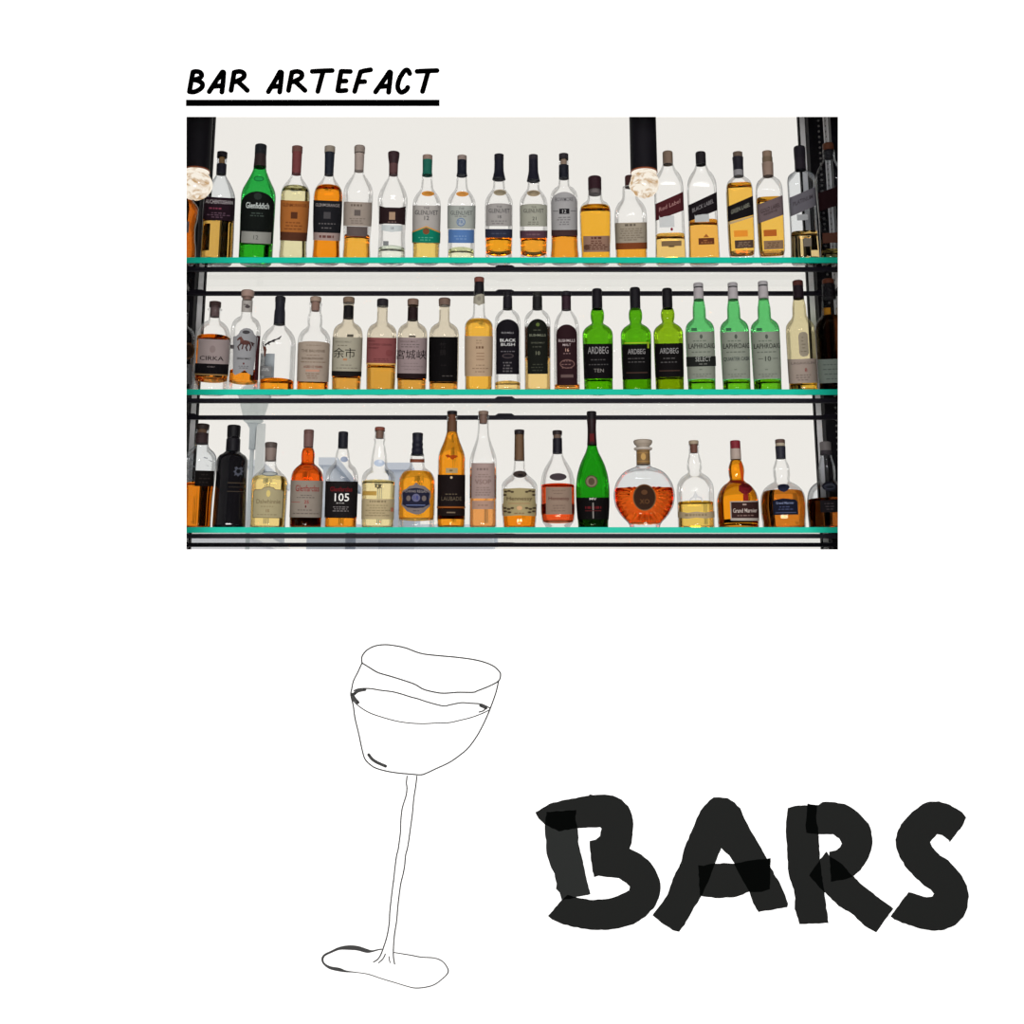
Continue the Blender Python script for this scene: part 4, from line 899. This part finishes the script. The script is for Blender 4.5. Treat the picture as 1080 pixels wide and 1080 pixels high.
# --- the drawn glass
glass = wall_node('wine_glass_drawing', 430, 860, 'grey pencil line drawing of a wobbly wine glass on the white wall', 'drawing')
g1 = lambda p: (365+p[0]/6.353, 670+p[1]/6.353); g2 = lambda p: (365+p[0]/6.353, 740+p[1]/6.353)
g3 = lambda p: (390+p[0]/9, 810+p[1]/9); g4 = lambda p: (380+p[0]/9, 900+p[1]/9); g5 = lambda p: (330+p[0]/7.2, 985+p[1]/7.2)
def lines(name, sts):
    bm = bmesh.new()
    for i, (fn, pts, w) in enumerate(sts):
        stroke(bm, glass, smooth([fn(p[:2])+((p[2]/7.2*1.25 if len(p) > 2 else w*1.62),) for p in pts]), 0.0008+0.00004*i)
    face_out(bm); from_bm(name, bm, PENCIL, glass, fix=False)
lines('rim', [(g1, [(107,185),(105,150),(120,120),(150,92),(200,70),(265,63),(330,70),(400,85),(480,115),(540,128),(640,138),(740,147),(840,160),(920,178),(985,205),(1025,240),(1035,265),(1022,305),(960,340),(880,372),(850,382),(750,382),(660,388),(600,382),(520,362),(460,328),(380,300),(300,275),(215,250),(160,218),(107,185)], 0.95)])
right = [(1022,305),(1005,380),(970,480)]+[(a, b+70*6.353) for a, b in [(930,130),(880,225),(820,308),(760,360),(690,408),(600,450),(540,478),(500,490),(430,485),(350,478),(270,465),(200,445),(160,420),(125,380),(105,310),(85,215),(60,110)]]+[(48,470),(32,400),(38,360),(50,305),(80,245),(107,185)]
lines('bowl', [(g1, right, 0.9), (g2, [(152,355),(175,385),(210,408),(265,432)], 2.0)])
lines('wine_surface', [(g1, [(50,372),(90,358),(160,357),(230,368),(310,378),(370,393),(430,412),(480,425),(550,448),(650,473),(700,465),(770,452),(830,455),(900,460),(940,475),(968,490)], 0.9),
  (g1, [(35,400),(50,440),(100,485),(160,520),(240,548),(340,575),(430,588),(520,592),(600,588),(690,585),(760,570),(840,550),(920,520),(968,495)], 0.75),
  (g1, [(55,392),(80,373),(126,363)], 2.1), (g1, [(40,395),(58,425),(80,450)], 2.1), (g1, [(900,470),(938,488)], 1.8), (g1, [(938,488),(920,505),(888,515)], 0.9)])
lines('stem', [(g3, [(355,72),(348,140),(353,190),(345,260),(320,340),(305,400),(295,500),(292,600),(280,700),(268,780),(255,830),(240,940),(225,1080)]+[(a-90, b+810) for a, b in [(315,260),(295,420),(280,560),(275,660),(255,780),(225,880),(195,960),(165,1005),(122,1033)]], 0.85),
  (g3, [(448,72),(435,180),(418,290),(405,430),(385,580),(362,740),(340,830),(332,920),(318,1000),(298,1080)]+[(a-90, b+810) for a, b in [(375,350),(357,500),(345,640),(325,770),(315,900),(315,980),(327,1055)]], 0.85),
  (g4, [(240,950),(215,1000),(172,1040)], 0.8), (g4, [(272,975),(276,1010),(285,1040)], 0.7)])
lines('foot', [(g5, [(525,115,8),(500,118,8),(450,130,12),(410,128,24),(340,108,28),(270,103,28),(200,110,18),(140,135,14),(90,160,14),(73,190,14),(85,225,12),(130,255,18),(200,270,22),(250,283,12),(320,290,6),(420,305,6),(520,338,6),(620,368,6),(720,398,6),(780,410,7),(860,403,7),(930,380,7),(1000,325,7),(1028,285,8),(1015,245,7),(980,205,7),(920,182,7),(820,175,7),(740,160,7),(615,140,6)], 1)])

# ================================================================== light, sky, camera
w = bpy.data.worlds.new('overcast_sky'); bpy.context.scene.world = w; w.use_nodes = True
bgn = w.node_tree.nodes['Background']; bgn.inputs[0].default_value = lin((237,234,228))+(1,); bgn.inputs[1].default_value = 1.03
la = bpy.data.lights.new('added_front_light', 'AREA'); la.shape = 'RECTANGLE'; la.size = 3.6; la.size_y = 1.0; la.energy = 430; la.color = (1, 0.99, 0.98)  # added area lamp, unseen behind the camera, to bring the wall to white
lo = bpy.data.objects.new('added_front_light', la); C.objects.link(lo); lo.location = (0, -1.7, 0.75)
tgt = wall_pt(540, 480); lo.rotation_euler = (tgt-lo.location).to_track_quat('-Z', 'Y').to_euler()
cam = bpy.data.cameras.new('camera'); co = bpy.data.objects.new('camera', cam); C.objects.link(co)
co.location = (0, 0, ZC); co.rotation_euler = (math.radians(90)+TH, 0, 0)
cam.sensor_width = 36; cam.lens = F/1080*36; cam.shift_y = -(540-PY0)/1080; cam.clip_start = 0.05; cam.clip_end = 300
sc = bpy.context.scene; sc.camera = co
sc.view_settings.view_transform = 'Standard'; sc.view_settings.look = 'None'; sc.view_settings.gamma = 1; sc.view_settings.exposure = 0
sc.view_settings.use_curve_mapping = False
cy = sc.cycles
cy.max_bounces = 24; cy.transmission_bounces = 20; cy.transparent_max_bounces = 48; cy.glossy_bounces = 6; cy.diffuse_bounces = 3
cy.caustics_refractive = False; cy.caustics_reflective = False
